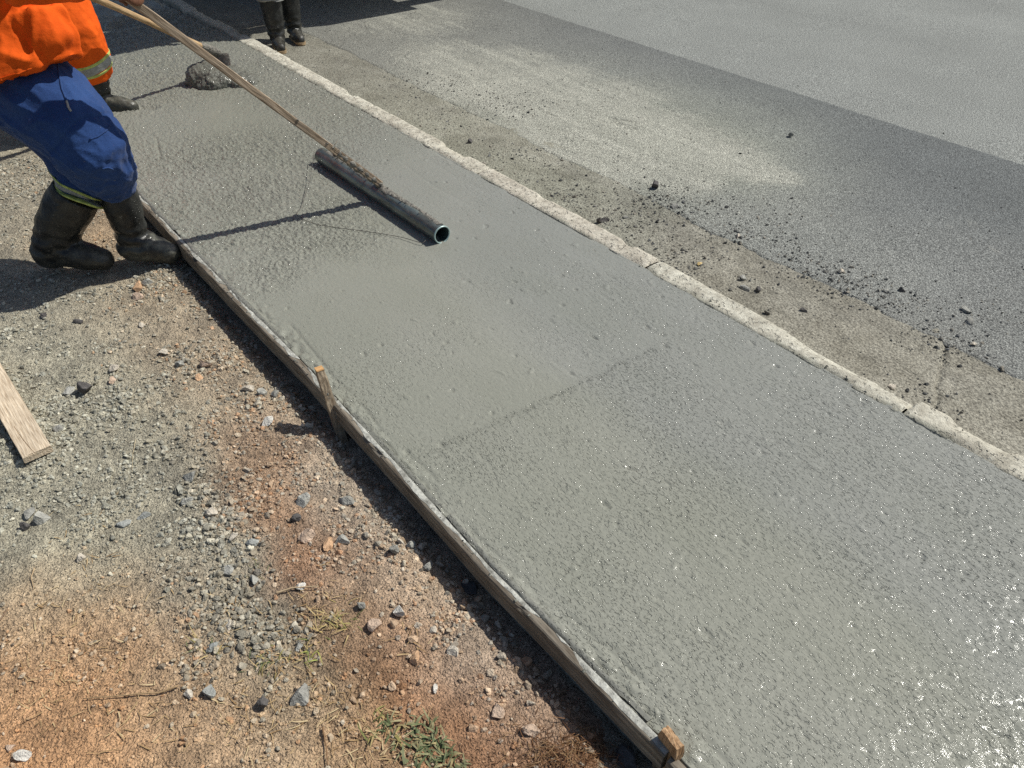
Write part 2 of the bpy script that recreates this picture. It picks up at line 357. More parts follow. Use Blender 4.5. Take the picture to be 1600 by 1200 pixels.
# the line where one pass of the float ended
LA, LB = G(700, 697)[:2], G(1015, 548)[:2]
def slab_z(X, Y):
    r, s = slab_fields(X, Y)
    h = .0025*fbm(X*1.7, Y*1.1, o=2)
    st = perlin(X*62, Y*34+3*perlin(X*9, Y*9)); st2 = perlin(X*105+5, Y*60)
    st3 = fbm(X*38+9, Y*20, o=2)
    dens = .55+.45*sstep(-.3, .35, fbm(X*3.1, Y*2.1+4, o=3))
    drag = np.clip(1-4*np.abs(perlin(X*5.5+.6*perlin(X*2, Y*1.5), Y*.55+3)), 0, 1)**2*sstep(0, .3, perlin(X*1.7+8, Y*.9))
    h = h-.0011*drag*(1-r)
    big = perlin(X*30+70, Y*24+11); h = h-.0040*sstep(.62, .80, big)+.0028*sstep(.64, .8, -big)
    base = (.0013*sstep(.28, .6, st)-.0017*sstep(.28, .6, -st)+.0004*st2 + .0003*st3)
    near = .55+.55*sstep(2.4, .6, Y)
    h = h+base*dens*near*(1-.72*s)
    # float pass edge
    d = LB-LA; L = np.hypot(*d); n = np.array([-d[1], d[0]])/L
    q = (X-LA[0])*n[0]+(Y-LA[1])*n[1]; t = ((X-LA[0])*d[0]+(Y-LA[1])*d[1])/L**2
    q = q+.012*fbm(X*9, Y*9, o=2)
    msk = sstep(-.25, .02, t)*sstep(1.25, .95, t)
    h = h+msk*(.0006*np.exp(-(q/.02)**2)-.0030*np.exp(-((q+.01)/.016)**2)*np.clip(perlin(X*60, Y*40)+.1, 0, 1))
    # unfinished popcorn areas
    pop = np.abs(perlin(X*48, Y*44))+.6*np.abs(perlin(X*90+3, Y*80))
    h = h+r*(.0125*(pop-.35)+.006*fbm(X*22, Y*20, o=2))
    far = sstep(6.4, 7.2, Y+.25*fbm(X*3, Y*2, o=2))
    h = h+far*(.05*fbm(X*6, Y*6, o=4)-.03)
    # lumpy squeezed-up paste against the form board, small step at the kerb
    h = h+.0
    e = X-form_x(Y)
    lump = fbm(X*26, Y*16, o=3)
    wdt = .045+.03*perlin(Y*2.3, X*0+4)
    em = sstep(wdt, wdt*.35, e)
    h = h+em*(.008*lump+.010*np.abs(perlin(X*34, Y*22))-.003)
    h = h-.0028*np.exp(-((e-wdt*1.05)/.006)**2)*sstep(.0, .3, perlin(Y*4.1, X*0+9)+.15)
    h = h-.0035*np.exp(-((X-2.150+.008*perlin(Y*6, X*0))/.007)**2)*(.5+perlin(Y*11, X*0+3))
    # a toe furrow by the second boot, the groove the pipe leaves, a curved trowel scar
    pa, pb = G(503, 243)[:2], G(691, 367)[:2]; pd_ = (pb-pa)/np.hypot(*(pb-pa)); pn_ = np.array([pd_[1], -pd_[0]]); pq = (X-pa[0])*pn_[0]+(Y-pa[1])*pn_[1]; pt = (X-pa[0])*pd_[0]+(Y-pa[1])*pd_[1]; pl_ = np.hypot(*(pb-pa))
    h = h+sstep(-.03, .03, pt)*sstep(pl_+.03, pl_-.03, pt)*.011*np.exp(-((np.abs(pq)-.036-.006*perlin(pt*9, pt*0))/.011)**2)*(.7+.8*fbm(X*40, Y*40, o=2))
    for (a, b, wd, dp) in TRACKS:
        a = np.array(a[:2]); b = np.array(b[:2]); dd = b-a; tt = np.clip(((X-a[0])*dd[0]+(Y-a[1])*dd[1])/(dd@dd), 0, 1)
        dist = np.hypot(X-a[0]-tt*dd[0], Y-a[1]-tt*dd[1]); h = h-dp*np.exp(-(dist/wd)**2)
    return h
TRACKS = [(G(245, 215), G(252, 250), .008, .006), (G(222, 168), G(240, 167), .03, .02), (G(395, 165), G(398, 172), .004, .004)]
xs = spaced((SX0-.012, SX1+.004, .0042))
ys = spaced((-1.2, -.1, .03), (-.1, 3.3, .0045), (3.3, 7.6, .009), (7.6, 12, .06))
me, X, Y, Z = grid('wet_concrete_slab', xs, ys, slab_z)
# left edge follows the form board
V = coords(me).reshape(len(ys), len(xs), 3)
tt = (V[..., 0]-xs[0])/(xs[-1]-xs[0]); lx = form_x(V[..., 1])+.004*perlin(V[..., 1]*14, V[..., 1]*0)
V[..., 0] = lx*(1-tt)+tt*(SX1+.004)
V[:, 0, 2] = -.12; V[:, -1, 2] = -.12
put(me, V.reshape(-1, 3))
r, s = slab_fields(X, Y)
# paste colour: greener grey on the left, bluer grey towards the right side
wet = sstep(-.16, .16, (X-1.42)+.14*fbm(X*2.2, Y*1.6, o=3)+.16*sstep(3.2, 1.2, Y)-.16)
wet = np.clip(wet*sstep(4.4, 2.9, Y+.3*fbm(X*2, Y*2)), 0, 1)
ca, cb = np.array([.279, .280, .237]), np.array([.268, .271, .243])
col = ca[None, None]*(1-wet[..., None])+cb*wet[..., None]
col = col*(1-.06*s[..., None])*(1-.10*r[..., None])
e = X-SX0
col = col*(1+.0*e[..., None])
set_col(me, col.reshape(-1, 3))
rough = .62-.04*wet+.04*s+.02*r+.05*fbm(X*5, Y*5, o=3)
set_f(me, rough.ravel(), 'Rough')
_d = LB-LA; _L = np.hypot(*_d); _n = np.array([-_d[1], _d[0]])/_L
_q = (X-LA[0])*_n[0]+(Y-LA[1])*_n[1]+.014*fbm(X*9, Y*9, o=3); _t = ((X-LA[0])*_d[0]+(Y-LA[1])*_d[1])/_L**2
_m = sstep(-.2, .05, _t)*sstep(1.4, .9, _t); side = sstep(.01, -.01, _q)*_m if _n[1] > 0 else sstep(-.01, .01, _q)*_m
line = _m*np.exp(-(_q/.014)**2)*(.4+.6*np.clip(.5+1.5*fbm(X*30, Y*30, o=2), 0, 1))
near = sstep(2.1, 1.2, Y)
grain = (.25+.55*sstep(-.3, .3, fbm(X*3.1, Y*2.1+4, o=3)+.35*fbm(X*14, Y*7, o=2)))*(1-.6*s)+.9*r+.30*near
grain = grain*(1-.50*(1-side)*_m*np.exp(-((_q)/.45)**2))*(1-.35*sstep(1.9, 2.3, Y)*sstep(3.2, 2.9, Y)*(1-r))+.9*line+.10*side*np.exp(-(_q/.15)**2)
V_ = col*(1-.10*line[..., None]); me.color_attributes.remove(me.color_attributes['Col']); set_col(me, V_.reshape(-1, 3))  # float line darkened as well: shade of its relief put into the colour
set_f(me, grain.ravel(), 'Grain')
tag(link('wet_concrete_slab', me, M['slab']), kind='structure')

# ---- soil verge left of the form
SOIL = [  # px, py, radius px, colour
    (80, 470, 120, (.265, .25, .20)), (60, 620, 110, (.25, .24, .19)), (220, 640, 90, (.26, .24, .185)), (120, 760, 110, (.25, .242, .195)), (130, 880, 90, (.31, .285, .21)),
    (250, 760, 80, (.22, .205, .165)), (330, 900, 70, (.225, .21, .17)), (360, 1010, 50, (.22, .20, .155)), (40, 250, 120, (.25, .225, .17)), (0, 350, 100, (.22, .20, .16)),
    (230, 470, 40, (.27, .20, .13)), (270, 540, 40, (.285, .21, .14)), (330, 600, 40, (.29, .215, .145)), (300, 500, 40, (.29, .24, .18)), (380, 560, 35, (.31, .24, .17)), (160, 370, 40, (.27, .17, .09)), (200, 350, 40, (.28, .18, .10)),
    (370, 680, 38, (.25, .14, .075)), (400, 740, 38, (.25, .13, .065)), (430, 800, 30, (.25, .13, .065)), (470, 880, 40, (.23, .11, .052)), (540, 880, 30, (.27, .17, .11)), (440, 660, 40, (.30, .235, .175)), (500, 740, 40, (.32, .26, .20)), (560, 830, 40, (.32, .26, .20)),
    (590, 920, 45, (.31, .235, .17)), (650, 980, 45, (.32, .25, .185)), (720, 1040, 45, (.33, .26, .20)), (780, 1090, 40, (.31, .23, .17)), (830, 1130, 35, (.29, .20, .14)), (640, 1060, 50, (.26, .125, .055)), (580, 1010, 50, (.22, .115, .055)), (720, 1120, 50, (.25, .13, .065)), (800, 1180, 50, (.20, .105, .055)),
    (520, 960, 30, (.20, .13, .075)), (480, 1050, 50, (.21, .17, .115)), (420, 990, 35, (.19, .165, .125)), (540, 1130, 50, (.28, .185, .105)), (400, 1130, 70, (.33, .245, .16)), (300, 1060, 55, (.30, .225, .145)),
    (60, 1080, 110, (.40, .22, .105)), (150, 1000, 70, (.34, .21, .11)), (200, 1130, 90, (.38, .22, .11)), (20, 1180, 90, (.40, .215, .10)), (60, 970, 60, (.33, .22, .125)), (300, 1180, 70, (.33, .22, .13))]
def soil_z(X, Y):
    flat_ = .35+.65*sstep(-.15, .25, fbm(X*3.5+3, Y*3.5, o=2))
    h = -.103+.006*np.abs(perlin(X*6, Y*5))+.010*fbm(X*3, Y*3, o=3)+.009*fbm(X*13, Y*13, o=3)+.0095*flat_*fbm(X*48, Y*48, o=3)
    c = np.abs(perlin(X*30, Y*30)); h = h+.004*(c-.3)
    gap = form_x(Y)-X
    h = h-.036*sstep(.09, .03, gap)+.010*np.exp(-((gap-.16)/.06)**2)*(.6+fbm(X*7, Y*7, o=2))
    h = h+.012*np.exp(-(((X-.38)/.22)**2+((Y-1.35)/.5)**2))
    # a scraped step beside the front boot
    a = G(170, 430, -.1)
    h = h-.022*np.exp(-(((X-a[0]-.06)/.10)**2+((Y-a[1]+.02)/.05)**2))
    h = np.where(Y > 5.3, h+.02*fbm(X*5, Y*5, o=3), h)
    return h
xs = spaced((-6, -.8, .12), (-.8, -.42, .012), (-.42, .72, .0042), (.72, .772, .01))
ys = spaced((-2, .3, .06), (.3, 3.2, .0045), (3.2, 5.6, .009), (5.6, 13, .06))
me, X, Y, Z = grid('soil_verge', xs, ys, soil_z)
Xw, Yw = warp(X, Y, .07, 6); Xw, Yw = warp(Xw, Yw, .02, 25)
col, W = field(Xw, Yw, SOIL, -.1)
col = np.where((W < .02)[..., None], np.array([.24, .21, .16])*np.minimum(1, 1), col)
far = sstep(.02, .0005, W)[..., None]; col = col*(1-far)+np.array([.235, .205, .155])*far
lum = col.mean(-1, keepdims=True); col = lum+(col-lum)*.86
set_col(me, col.reshape(-1, 3)*SOILK)
tag(link('soil_verge', me, M['soil']), kind='structure')

# ---- gutter strip, asphalt strip, road
RZ = -.10
EDGE_IN = [(-2, 2.86), (G(1520, 580, RZ)[1], G(1520, 580, RZ)[0])] + [(G(x, y, RZ)[1], G(x, y, RZ)[0]) for x, y in [(1330, 455), (1130, 380), (1000, 330)]]
def gut_edge(y):
    return 2.80+.05*fbm(y*1.3, y*0+2, o=3)+.028*fbm(y*9, y*0+5, o=4)
ROADC = [(1000, 200, 90, (.30, .295, .24)), (850, 170, 70, (.30, .29, .235)), (760, 130, 60, (.225, .215, .18)), (1120, 240, 60, (.30, .295, .245)), (1210, 272, 30, (.27, .265, .225)), (930, 240, 60, (.28, .275, .23)), (900, 130, 45, (.21, .205, .18)),
         (820, 80, 60, (.165, .16, .145)), (700, 60, 70, (.15, .145, .13)), (950, 100, 50, (.12, .12, .115)), (1100, 140, 60, (.095, .097, .097)), (1250, 200, 70, (.095, .097, .097)), (1400, 270, 80, (.098, .10, .10)), (1550, 320, 80, (.10, .102, .10)),
         (1330, 300, 50, (.135, .133, .128)), (1250, 360, 60, (.19, .187, .172)), (1150, 330, 45, (.20, .195, .18)), (1400, 380, 60, (.165, .162, .152)), (1550, 430, 70, (.15, .147, .14)), (1600, 520, 60, (.15, .147, .138)), (1060, 300, 40, (.175, .17, .15)),
         (620, 30, 60, (.17, .16, .14)), (850, 20, 60, (.10, .10, .098)), (1000, 60, 50, (.098, .098, .098)), (1340, 440, 40, (.19, .185, .17)), (1440, 520, 40, (.19, .182, .165))]
DUST = [(740, 120, 50, .8), (800, 145, 50, 1), (860, 165, 55, 1), (930, 185, 60, 1), (1000, 205, 60, 1), (1060, 225, 50, 1), (1120, 250, 42, 1), (1170, 268, 28, .8), (1215, 278, 18, .6), (900, 225, 50, 1), (980, 250, 50, 1), (1060, 268, 40, 1), (780, 95, 40, .7), (860, 120, 40, .75), (960, 150, 40, .8), (700, 90, 50, .6), (640, 30, 50, .5), (820, 205, 45, .75)]
def dusty(X, Y):
    Xw, Yw = warp(X, Y, .16, 2.3); Xw, Yw = warp(Xw, Yw, .04, 12)
    c, W = field(Xw, Yw, ROADC, RZ)
    f = sstep(.05, .0005, W)[..., None]
    c = c*(1-f)+np.array([.105, .105, .102])*f
    lu = c.mean(-1, keepdims=True); c = c*(1-.35*sstep(.13, .3, lu)); c = c*np.array([1.10, 1.16, 1.18])*1.10
    b = blobs(*warp(X, Y, .10, 3.5), DUST, RZ)
    st = fbm(X*13, Y*2.2+2*fbm(X*2, Y*2, o=2), o=4); fine = fbm(X*60, Y*45, o=3)
    m = .92*sstep(.22, .78, b+.20*st+.30*fine+.10*fbm(X*5, Y*5, o=3))*(.82+.3*st)
    m = np.clip(m, 0, 1)[..., None]
    c = c*(1-m)+np.array([.345, .345, .300])*(1+.16*st[..., None])*m
    # thin drag marks and small pale scuffs
    sc = sstep(.42, .6, fbm(X*7+9, Y*5, o=4)+.25*fine)[..., None]*sstep(4.6, 3.2, X)[..., None]*.35
    return c*(1-sc)+np.array([.34, .335, .30])*sc
def road_strip_z(X, Y):
    cr = 0
    h = RZ+.004*fbm(X*2, Y*2, o=2)+.0012*fbm(X*30, Y*30, o=2)
    cent = G(960, 190, RZ); k = np.exp(-(((X-cent[0])/.5)**2+((Y-cent[1])/.9)**2))
    rip = np.abs(perlin(X*9+1.2*perlin(X*3, Y*2), Y*1.1)); h = h-.009*k*sstep(.05, .0, rip)*sstep(-.1, .2, perlin(X*4+5, Y*3))
    return h
xs = spaced((2.74, 4.95, .013)); ys = spaced((-1.5, .8, .03), (.8, 7.2, .013), (7.2, 40, .5))
me, X, Y, Z = grid('asphalt_strip', xs, ys, road_strip_z)
V = coords(me).reshape(len(ys), len(xs), 3); tt = (V[..., 0]-xs[0])/(xs[-1]-xs[0])
seam = G(1230, 140, RZ)[0]+.014*fbm(V[..., 1]*.9, V[..., 1]*0+1, o=3)+.007*fbm(V[..., 1]*12, V[..., 1]*0+3, o=3)
SEAMX = G(1230, 140, RZ)[0]
V[..., 0] = gut_edge(V[..., 1])*(1-tt)+seam*tt
V[:, 0, 2] = RZ-.008; V[:, -1, 2] = RZ-.02
put(me, V.reshape(-1, 3)); set_col(me, dusty(V[..., 0], V[..., 1]).reshape(-1, 3))
tag(link('asphalt_strip', me, M['asphalt']), kind='structure')
# older, paler carriageway beyond the seam, one sheet just below the strip
xs = spaced((SEAMX-.25, SEAMX+.3, .02), (SEAMX+.3, 9, .05), (9, 14, 1.0)); ys = spaced((-2, 8, .05), (8, 60, 2.0))
me, X, Y, Z = grid('road', xs, ys, lambda X, Y: RZ-.006+.003*fbm(X*1.5, Y*1.5, o=2))
c = np.array([.232, .242, .230])*(1+.04*fbm(X*.7, Y*.25, o=3))[..., None]
tyre = np.exp(-((X-8.2)/.35)**2)+np.exp(-((X-6.6)/.3)**2)*.5
c = c*(1-.12*tyre[..., None])*(1-.04*sstep(.1, .5, fbm(X*1.3+4, Y*.5, o=4)))[..., None]
set_col(me, c.reshape(-1, 3))
tag(link('road', me, M['asphalt']), kind='structure')
# gutter
xs = spaced((2.262, 2.90, .0085)); ys = spaced((-1.5, .2, .03), (.2, 7.2, .0085), (7.2, 30, .5))
JY = G(1480, 600, RZ)[1]
def gut_z(X, Y):
    h = RZ-.003+.006*fbm(X*4, Y*3, o=3)+.003*fbm(X*26, Y*26, o=3)
    h = h+.018*np.exp(-((X-2.29)/.045)**2)*(.6+fbm(X*3, Y*3, o=2))
    q = Y-JY-.42*(X-2.5)*(1)+.025*fbm(X*14, Y*14, o=3); h = h-.014*np.exp(-(q/.010)**2)
    return h
me, X, Y, Z = grid('gutter', xs, ys, gut_z)
n = fbm(X*3, Y*2.2, o=3)[..., None]
c = np.array([.275, .262, .225])*(1+.20*n)*(1-.25*sstep(.1, .5, fbm(X*16, Y*12+7, o=4)))[..., None]
up = sstep(2.0, 3.4, Y)[..., None]; c = c*(1-up)+np.array([.28, .265, .222])*(1+.12*n)*up
dd_ = dusty(X, Y); bl = (sstep(1.7, 2.6, Y+.4*fbm(X*3, Y*3, o=2))*.55)[..., None]; c = c*(1-bl)+dd_*1.05*bl
k = np.exp(-((X-2.70)/.10)**2)[..., None]*sstep(-.1, .3, fbm(X*6, Y*3, o=3))[..., None]; c = c*(1-.4*k)+np.array([.15, .145, .13])*.4*k
set_col(me, c.reshape(-1, 3))
tag(link('gutter', me, M['gutter']), kind='structure')

# ---- kerb, stone by stone
kerb = empty('kerb', (2.2, 3, -.12)); tag(kerb, kind='structure')
JOINTS = [-1.65, -.5, .70, 1.865, 3.06, 4.25, 5.42, 6.6, 7.8, 9.0, 10.2]
for j in range(len(JOINTS)-1):
    y0, y1 = JOINTS[j]+.004, JOINTS[j+1]-.004
    ny = 150 if y1 < 6.7 else 40
    us = np.linspace(0, 1, ny+1)
    prof = [(2.146, -.13), (2.146, -.02), (2.148, -.002), (2.152, .001), (2.160, .003), (2.175, .004), (2.195, .005), (2.212, .0055), (2.230, .0055), (2.244, .005), (2.254, .002), (2.259, -.008), (2.262, -.03), (2.264, -.13)]
    pv = np.array(prof); Vv = np.zeros((ny+1, len(pv), 3))
    Yk = y0+us*(y1-y0)
    for i, (px_, pz_) in enumerate(pv):
        n1 = fbm(Yk*7+i*.35, Yk*0+j*3.7, o=4); n2 = fbm(Yk*30+i*.9, Yk*0+j+20, o=3)
        top = 1 if pz_ > -.02 else 0
        Vv[:, i, 0] = px_+top*(.0018*n1+.0028*n2)+.012*math.sin(j*2.3)*.3
        Vv[:, i, 1] = Yk
        Vv[:, i, 2] = pz_+top*(.0025*n1+.0018*n2)
    # chipped arrises
    chip_r = sstep(.14, .28, fbm(Yk*3.2+11, Yk*0+j*5, o=3)); chip_l = sstep(.1, .25, fbm(Yk*4.2+3, Yk*0+j*7, o=3))
    if j == 2:      # the badly broken one
        chip_r = np.maximum(chip_r, np.exp(-((Yk-1.00)/.20)**2)*1.0); chip_r = np.maximum(chip_r, np.exp(-((Yk-.80)/.07)**2)*.7)
    for i in range(len(pv)):
        x0 = pv[i, 0]
        kr = sstep(2.195, 2.248, np.full_like(Yk, x0))*chip_r*(1 if x0 < 2.26 else 0)
        big = 1.9 if j == 2 else 1.0
        Vv[:, i, 0] -= kr*.011*big; Vv[:, i, 2] -= kr*(.010*big+.004*fbm(Yk*40, Yk*0+i, o=2)) if pv[i, 1] > -.02 else 0
        kl = sstep(2.18, 2.15, np.full_like(Yk, x0))*chip_l
        if pv[i, 1] > -.02: Vv[:, i, 2] -= kl*.006; Vv[:, i, 0] += kl*.006
    # rounded ends
    en = np.minimum(us, 1-us)*(y1-y0); dn = np.exp(-(en/.006)**2)
    Vv[:, :, 2] -= (dn*.010)[:, None]*(pv[:, 1] > -.02)
    nn = len(pv); idx = np.arange((ny+1)*nn).reshape(ny+1, nn)
    Fq = np.stack([idx[:-1, :-1], idx[:-1, 1:], idx[1:, 1:], idx[1:, :-1]], -1).reshape(-1, 4)[:, ::-1]
    me = set_mesh('kerb_stone', Vv.reshape(-1, 3), Fq)
    caps = bpy.data.meshes
    c0 = np.array([[.46, .43, .36], [.40, .37, .31], [.42, .40, .345], [.42, .37, .315], [.44, .405, .34], [.50, .475, .41], [.47, .45, .39], [.46, .44, .38], [.3, .29, .26], [.3, .29, .26]][j % 10])
    n = fbm(Vv[..., 0]*20, Vv[..., 1]*5, o=3)[..., None]; cc = (c0*.4+np.array([.44, .43, .38])*.6)*1.34*(1+.14*n)
    sm = sstep(2.170, 2.150, Vv[..., 0]+.045*fbm(Vv[..., 1]*7, Vv[..., 0]*9, o=4))[..., None]; cc = cc*(1-.8*sm)+np.array([.28, .28, .24])*.8*sm
    set_col(me, cc.reshape(-1, 3))
    under(link('kerb_stone', me, M['kerb']), kerb)

# ================================================================ FORM BOARDS AND STAKES
def ribbon_board(name, y0, y1, top, bot, th, mat_, off=0, tops=None):
    n = int((y1-y0)/.012); Yb = np.linspace(y0, y1, n)
    xo = form_x(Yb)-th+off
    pr = [(0, bot), (0, top-.006), (.0015, top-.0015), (.005, top), (th*.5, top+.0005), (th-.003, top), (th, top-.003), (th, bot)]
    Vv = np.zeros((n, len(pr), 3))
    for i, (a, z) in enumerate(pr):
        w = .0016*fbm(Yb*16+i, Yb*0+i*.4, o=3)+.002*perlin(Yb*2.2, Yb*0+.3)
        chip = .006*sstep(.25, .5, fbm(Yb*11+2, Yb*0, o=3)) if i in (1, 2, 3) else 0
        Vv[:, i, 0] = xo+a+w+(chip if i != 1 else 0)
        Vv[:, i, 1] = Yb; Vv[:, i, 2] = z+(w*.8 if z > bot+.001 else 0)-(chip*.8 if i in (1, 2, 3) else 0)
    nn = len(pr); idx = np.arange(n*nn).reshape(n, nn)
    F = np.stack([idx[:-1, :-1], idx[:-1, 1:], idx[1:, 1:], idx[1:, :-1]], -1).reshape(-1, 4)[:, ::-1]
    m_ = MB(); m_.add(Vv.reshape(-1, 3), [tuple(f) for f in F]+[tuple(idx[0]), tuple(idx[-1][::-1])])
    return m_.mesh(name, smooth=False), Vv
def cement_skin(parent, Vv, cover, seed, th):
    """thin set cement smeared on the board's top edge, a patchy crust with a ragged outline"""
    mbk = MB(); n = len(Vv)
    Yb = Vv[:, 3, 1]; wl = th*(.15+.8*np.clip(.5+fbm(Yb*7+seed, Yb*0, o=4), 0, 1))*sstep(-cover-.12, -cover+.12, fbm(Yb*6+seed*3, Yb*0+2, o=5)); wl = np.minimum(wl, th*.93)
    for i in range(n-1):
        if wl[i]+wl[i+1] < .004: continue
        a0 = Vv[i, 6]; a1 = Vv[i+1, 6]
        def P(a, u, dz): return (a[0]+.0005-u, a[1], a[2]+.003+dz)
        z = .0022+.0015*fbm(np.array([Yb[i]*30]), np.array([.5]))[0]
        z2 = .0022+.0015*fbm(np.array([Yb[i+1]*30]), np.array([.5]))[0]
        mbk.add([P(a0, 0, .001), P(a0, wl[i]*.5, z), P(a0, wl[i], .0008), P(a1, 0, .001), P(a1, wl[i+1]*.5, z2), P(a1, wl[i+1], .0008)], [(0, 3, 4, 1), (1, 4, 5, 2)])
    if mbk.n:
        o = under(link('cement_crust', mbk.mesh('cement_crust'), M['cement']), parent); o['kind'] = 'stuff'; return o
TH = .023
b1 = empty('form_board', (.73, 1.1, -.1)); tag(b1, 'long weathered form board with pale cement smears running to the lower right stake', 'form board', 'boards edging the wet slab')
me, Vv = ribbon_board('board', .405, 1.875, .006, -.060, TH, M['form_wood']); under(link('board', me, M['form_wood']), b1)
cement_skin(b1, Vv, .34, 2, TH)
b2 = empty('form_board', (.72, 3, -.1)); tag(b2, 'darker form board caked with fresh concrete, running up past the worker\'s front boot', 'form board', 'boards edging the wet slab')
me, Vv = ribbon_board('board', 1.885, 5.2, .004, -.066, .024, M['form_wood'], off=-.001); under(link('board', me, M['form_wood']), b2)
cement_skin(b2, Vv, .15, 9, .024)
b3 = empty('form_board', (.74, 0, -.1)); tag(b3, 'form board continuing behind the lower right stake, cut off by the bottom edge', 'form board', 'boards edging the wet slab')
me, Vv = ribbon_board('board', -.95, .395, .004, -.066, TH, M['form_wood']); under(link('board', me, M['form_wood']), b3)
# fresh splatter of paste over the second board
def paste(y0, y1, seed, h0=.006, wmax=.03):
    Yp = np.arange(y0, y1, .005); cs = 8
    Vp = []
    env = np.clip(.35+1.2*fbm(Yp*4+seed, Yp*0, o=3), 0, 1)*np.minimum(1, np.minimum(Yp-y0, y1-Yp)/.05)
    for i, y in enumerate(Yp):
        for k in range(cs):
            u = k/(cs-1); x = form_x(y)+.022-(wmax+.022)*u*(.4+.6*env[i])
            z = .004+h0*math.sin(PI*min(1, u*1.02))*env[i]*(1+.9*fbm(np.array([y*60.]), np.array([u*3.+seed]))[0])-(.012*u**3*env[i] if u > .6 else 0)
            if k == 0: z = -.006
            Vp.append((x, y, z-.002*(1-env[i])))
    idx = np.arange(len(Yp)*cs).reshape(-1, cs)
    F = np.stack([idx[:-1, :-1], idx[:-1, 1:], idx[1:, 1:], idx[1:, :-1]], -1).reshape(-1, 4)[:, ::-1]
    return np.array(Vp), F
for (y0, y1, sd, h0, wm) in [(2.25, 3.35, 1, .008, .026), (3.4, 4.6, 5, .008, .02), (1.28, 1.80, 3, .008, .024), (.48, 1.25, 8, .007, .012)]:
    Vp, F = paste(y0, y1, sd, h0, wm); me = set_mesh('concrete_splatter', Vp, F); set_col(me, np.array([.20, .20, .175])); set_f(me, np.full(len(Vp), .5), 'Rough'); set_f(me, np.full(len(Vp), 1.), 'Grain')
    under(link('concrete_splatter', me, M['slab']), b2 if y0 > 2 else b1)

def stake(P_top, P_base, wx, wy, yaw, label, roughn=.002, point=True):
    mb = MB(); P_top = np.array(P_top); P_base = np.array(P_base)
    ns = 10
    ax = P_top-P_base; L = np.linalg.norm(ax); ax /= L
    u = np.array([math.cos(yaw), math.sin(yaw), 0]); u -= (u@ax)*ax; u /= np.linalg.norm(u); v = np.cross(ax, u)
    V = []
    m = 5
    ring = [(-1+2*i/m, -1) for i in range(m)]+[(1, -1+2*i/m) for i in range(m)]+[(1-2*i/m, 1) for i in range(m)]+[(-1, 1-2*i/m) for i in range(m)]
    for i in range(ns+1):
        t = i/ns
        for (a, b) in ring:
            k = 1-(.004 if i == ns else 0)/wx*2
            p = P_base+ax*L*t+u*a*wx/2*k+v*b*wy/2*k+np.array([random.uniform(-1, 1) for _ in range(3)])*roughn*.5
            V.append(p)
    q = len(ring)
    V.append(P_top+ax*.001)
    F = [(i*q+k, i*q+(k+1) % q, (i+1)*q+(k+1) % q, (i+1)*q+k) for i in range(ns) for k in range(q)]
    F += [(ns*q+k, ns*q+(k+1) % q, (ns+1)*q) for k in range(q)]
    F.append(tuple(range(q-1, -1, -1)))
    mb.add(V, F)
    o = link('wooden_stake', mb.mesh('wooden_stake', smooth=False), M['stake_wood'])
    tag(o, label, 'stake', 'stakes holding the form boards')
    if not point: o.data.materials[0] = M['stake_old']
    return o
zt = .045
t4 = [G(1030.6, 1138, zt), G(1043.7, 1131, zt), G(1070.6, 1166, zt), G(1058.7, 1175, zt)]
ctr = sum(t4)/4
dv = (t4[3]-t4[0]); du = t4[1]-t4[0]
stake(ctr, ctr+np.array([.004, -.002, -.22]), np.linalg.norm(dv), np.linalg.norm(du)*1.0, math.atan2(dv[1], dv[0]), 'square cut light brown stake standing proud at the bottom end of the board')
# the leaning stake half way along
top = G(499, 577, .115); bse = np.array([.716, 1.838, -.16])
s1 = stake(top, bse, .042, .028, math.radians(80), 'leaning stake with a fresh orange sawn top halfway along the form boards', point=False)
su = np.array([math.cos(math.radians(80)), math.sin(math.radians(80)), 0])
mb = MB(); tdr = (top-bse)/np.linalg.norm(top-bse); uu_ = su-(su@tdr)*tdr; uu_ /= np.linalg.norm(uu_); vv_ = np.cross(tdr, uu_)
mb.box((0, 0, 0), (.039, .025, .004)); mb.V[0] = mb.V[0]@np.stack([uu_, vv_, tdr])+top+tdr*.002
o = link('sawn_top', mb.mesh('sawn_top', smooth=False), M['stake_top']); o.parent = s1
mb = MB(); tdir = (top-bse)/np.linalg.norm(top-bse)
mb.ball(bse+tdir*.19, (.017, .022, .035), n=8); mb.ball(bse+tdir*.16+np.array([.006, .0, 0]), (.018, .022, .03), n=8); mb.ball(bse+tdir*.13+np.array([.01, -.01, 0]), (.016, .026, .03), n=8)
me = organic(mb, 'cement_clod', .004, 2); V = coords(me); V += normals(me)*(.005*fbm(V[:, 0]*60, V[:, 1]*60, V[:, 2]*60, o=2))[:, None]; put(me, V)
under(link('cement_clod', me, M['mud']), s1) if False else tag(link('cement_clod', me, M['mud']), 'grey cement clod stuck on the leaning stake and board edge', 'clod')

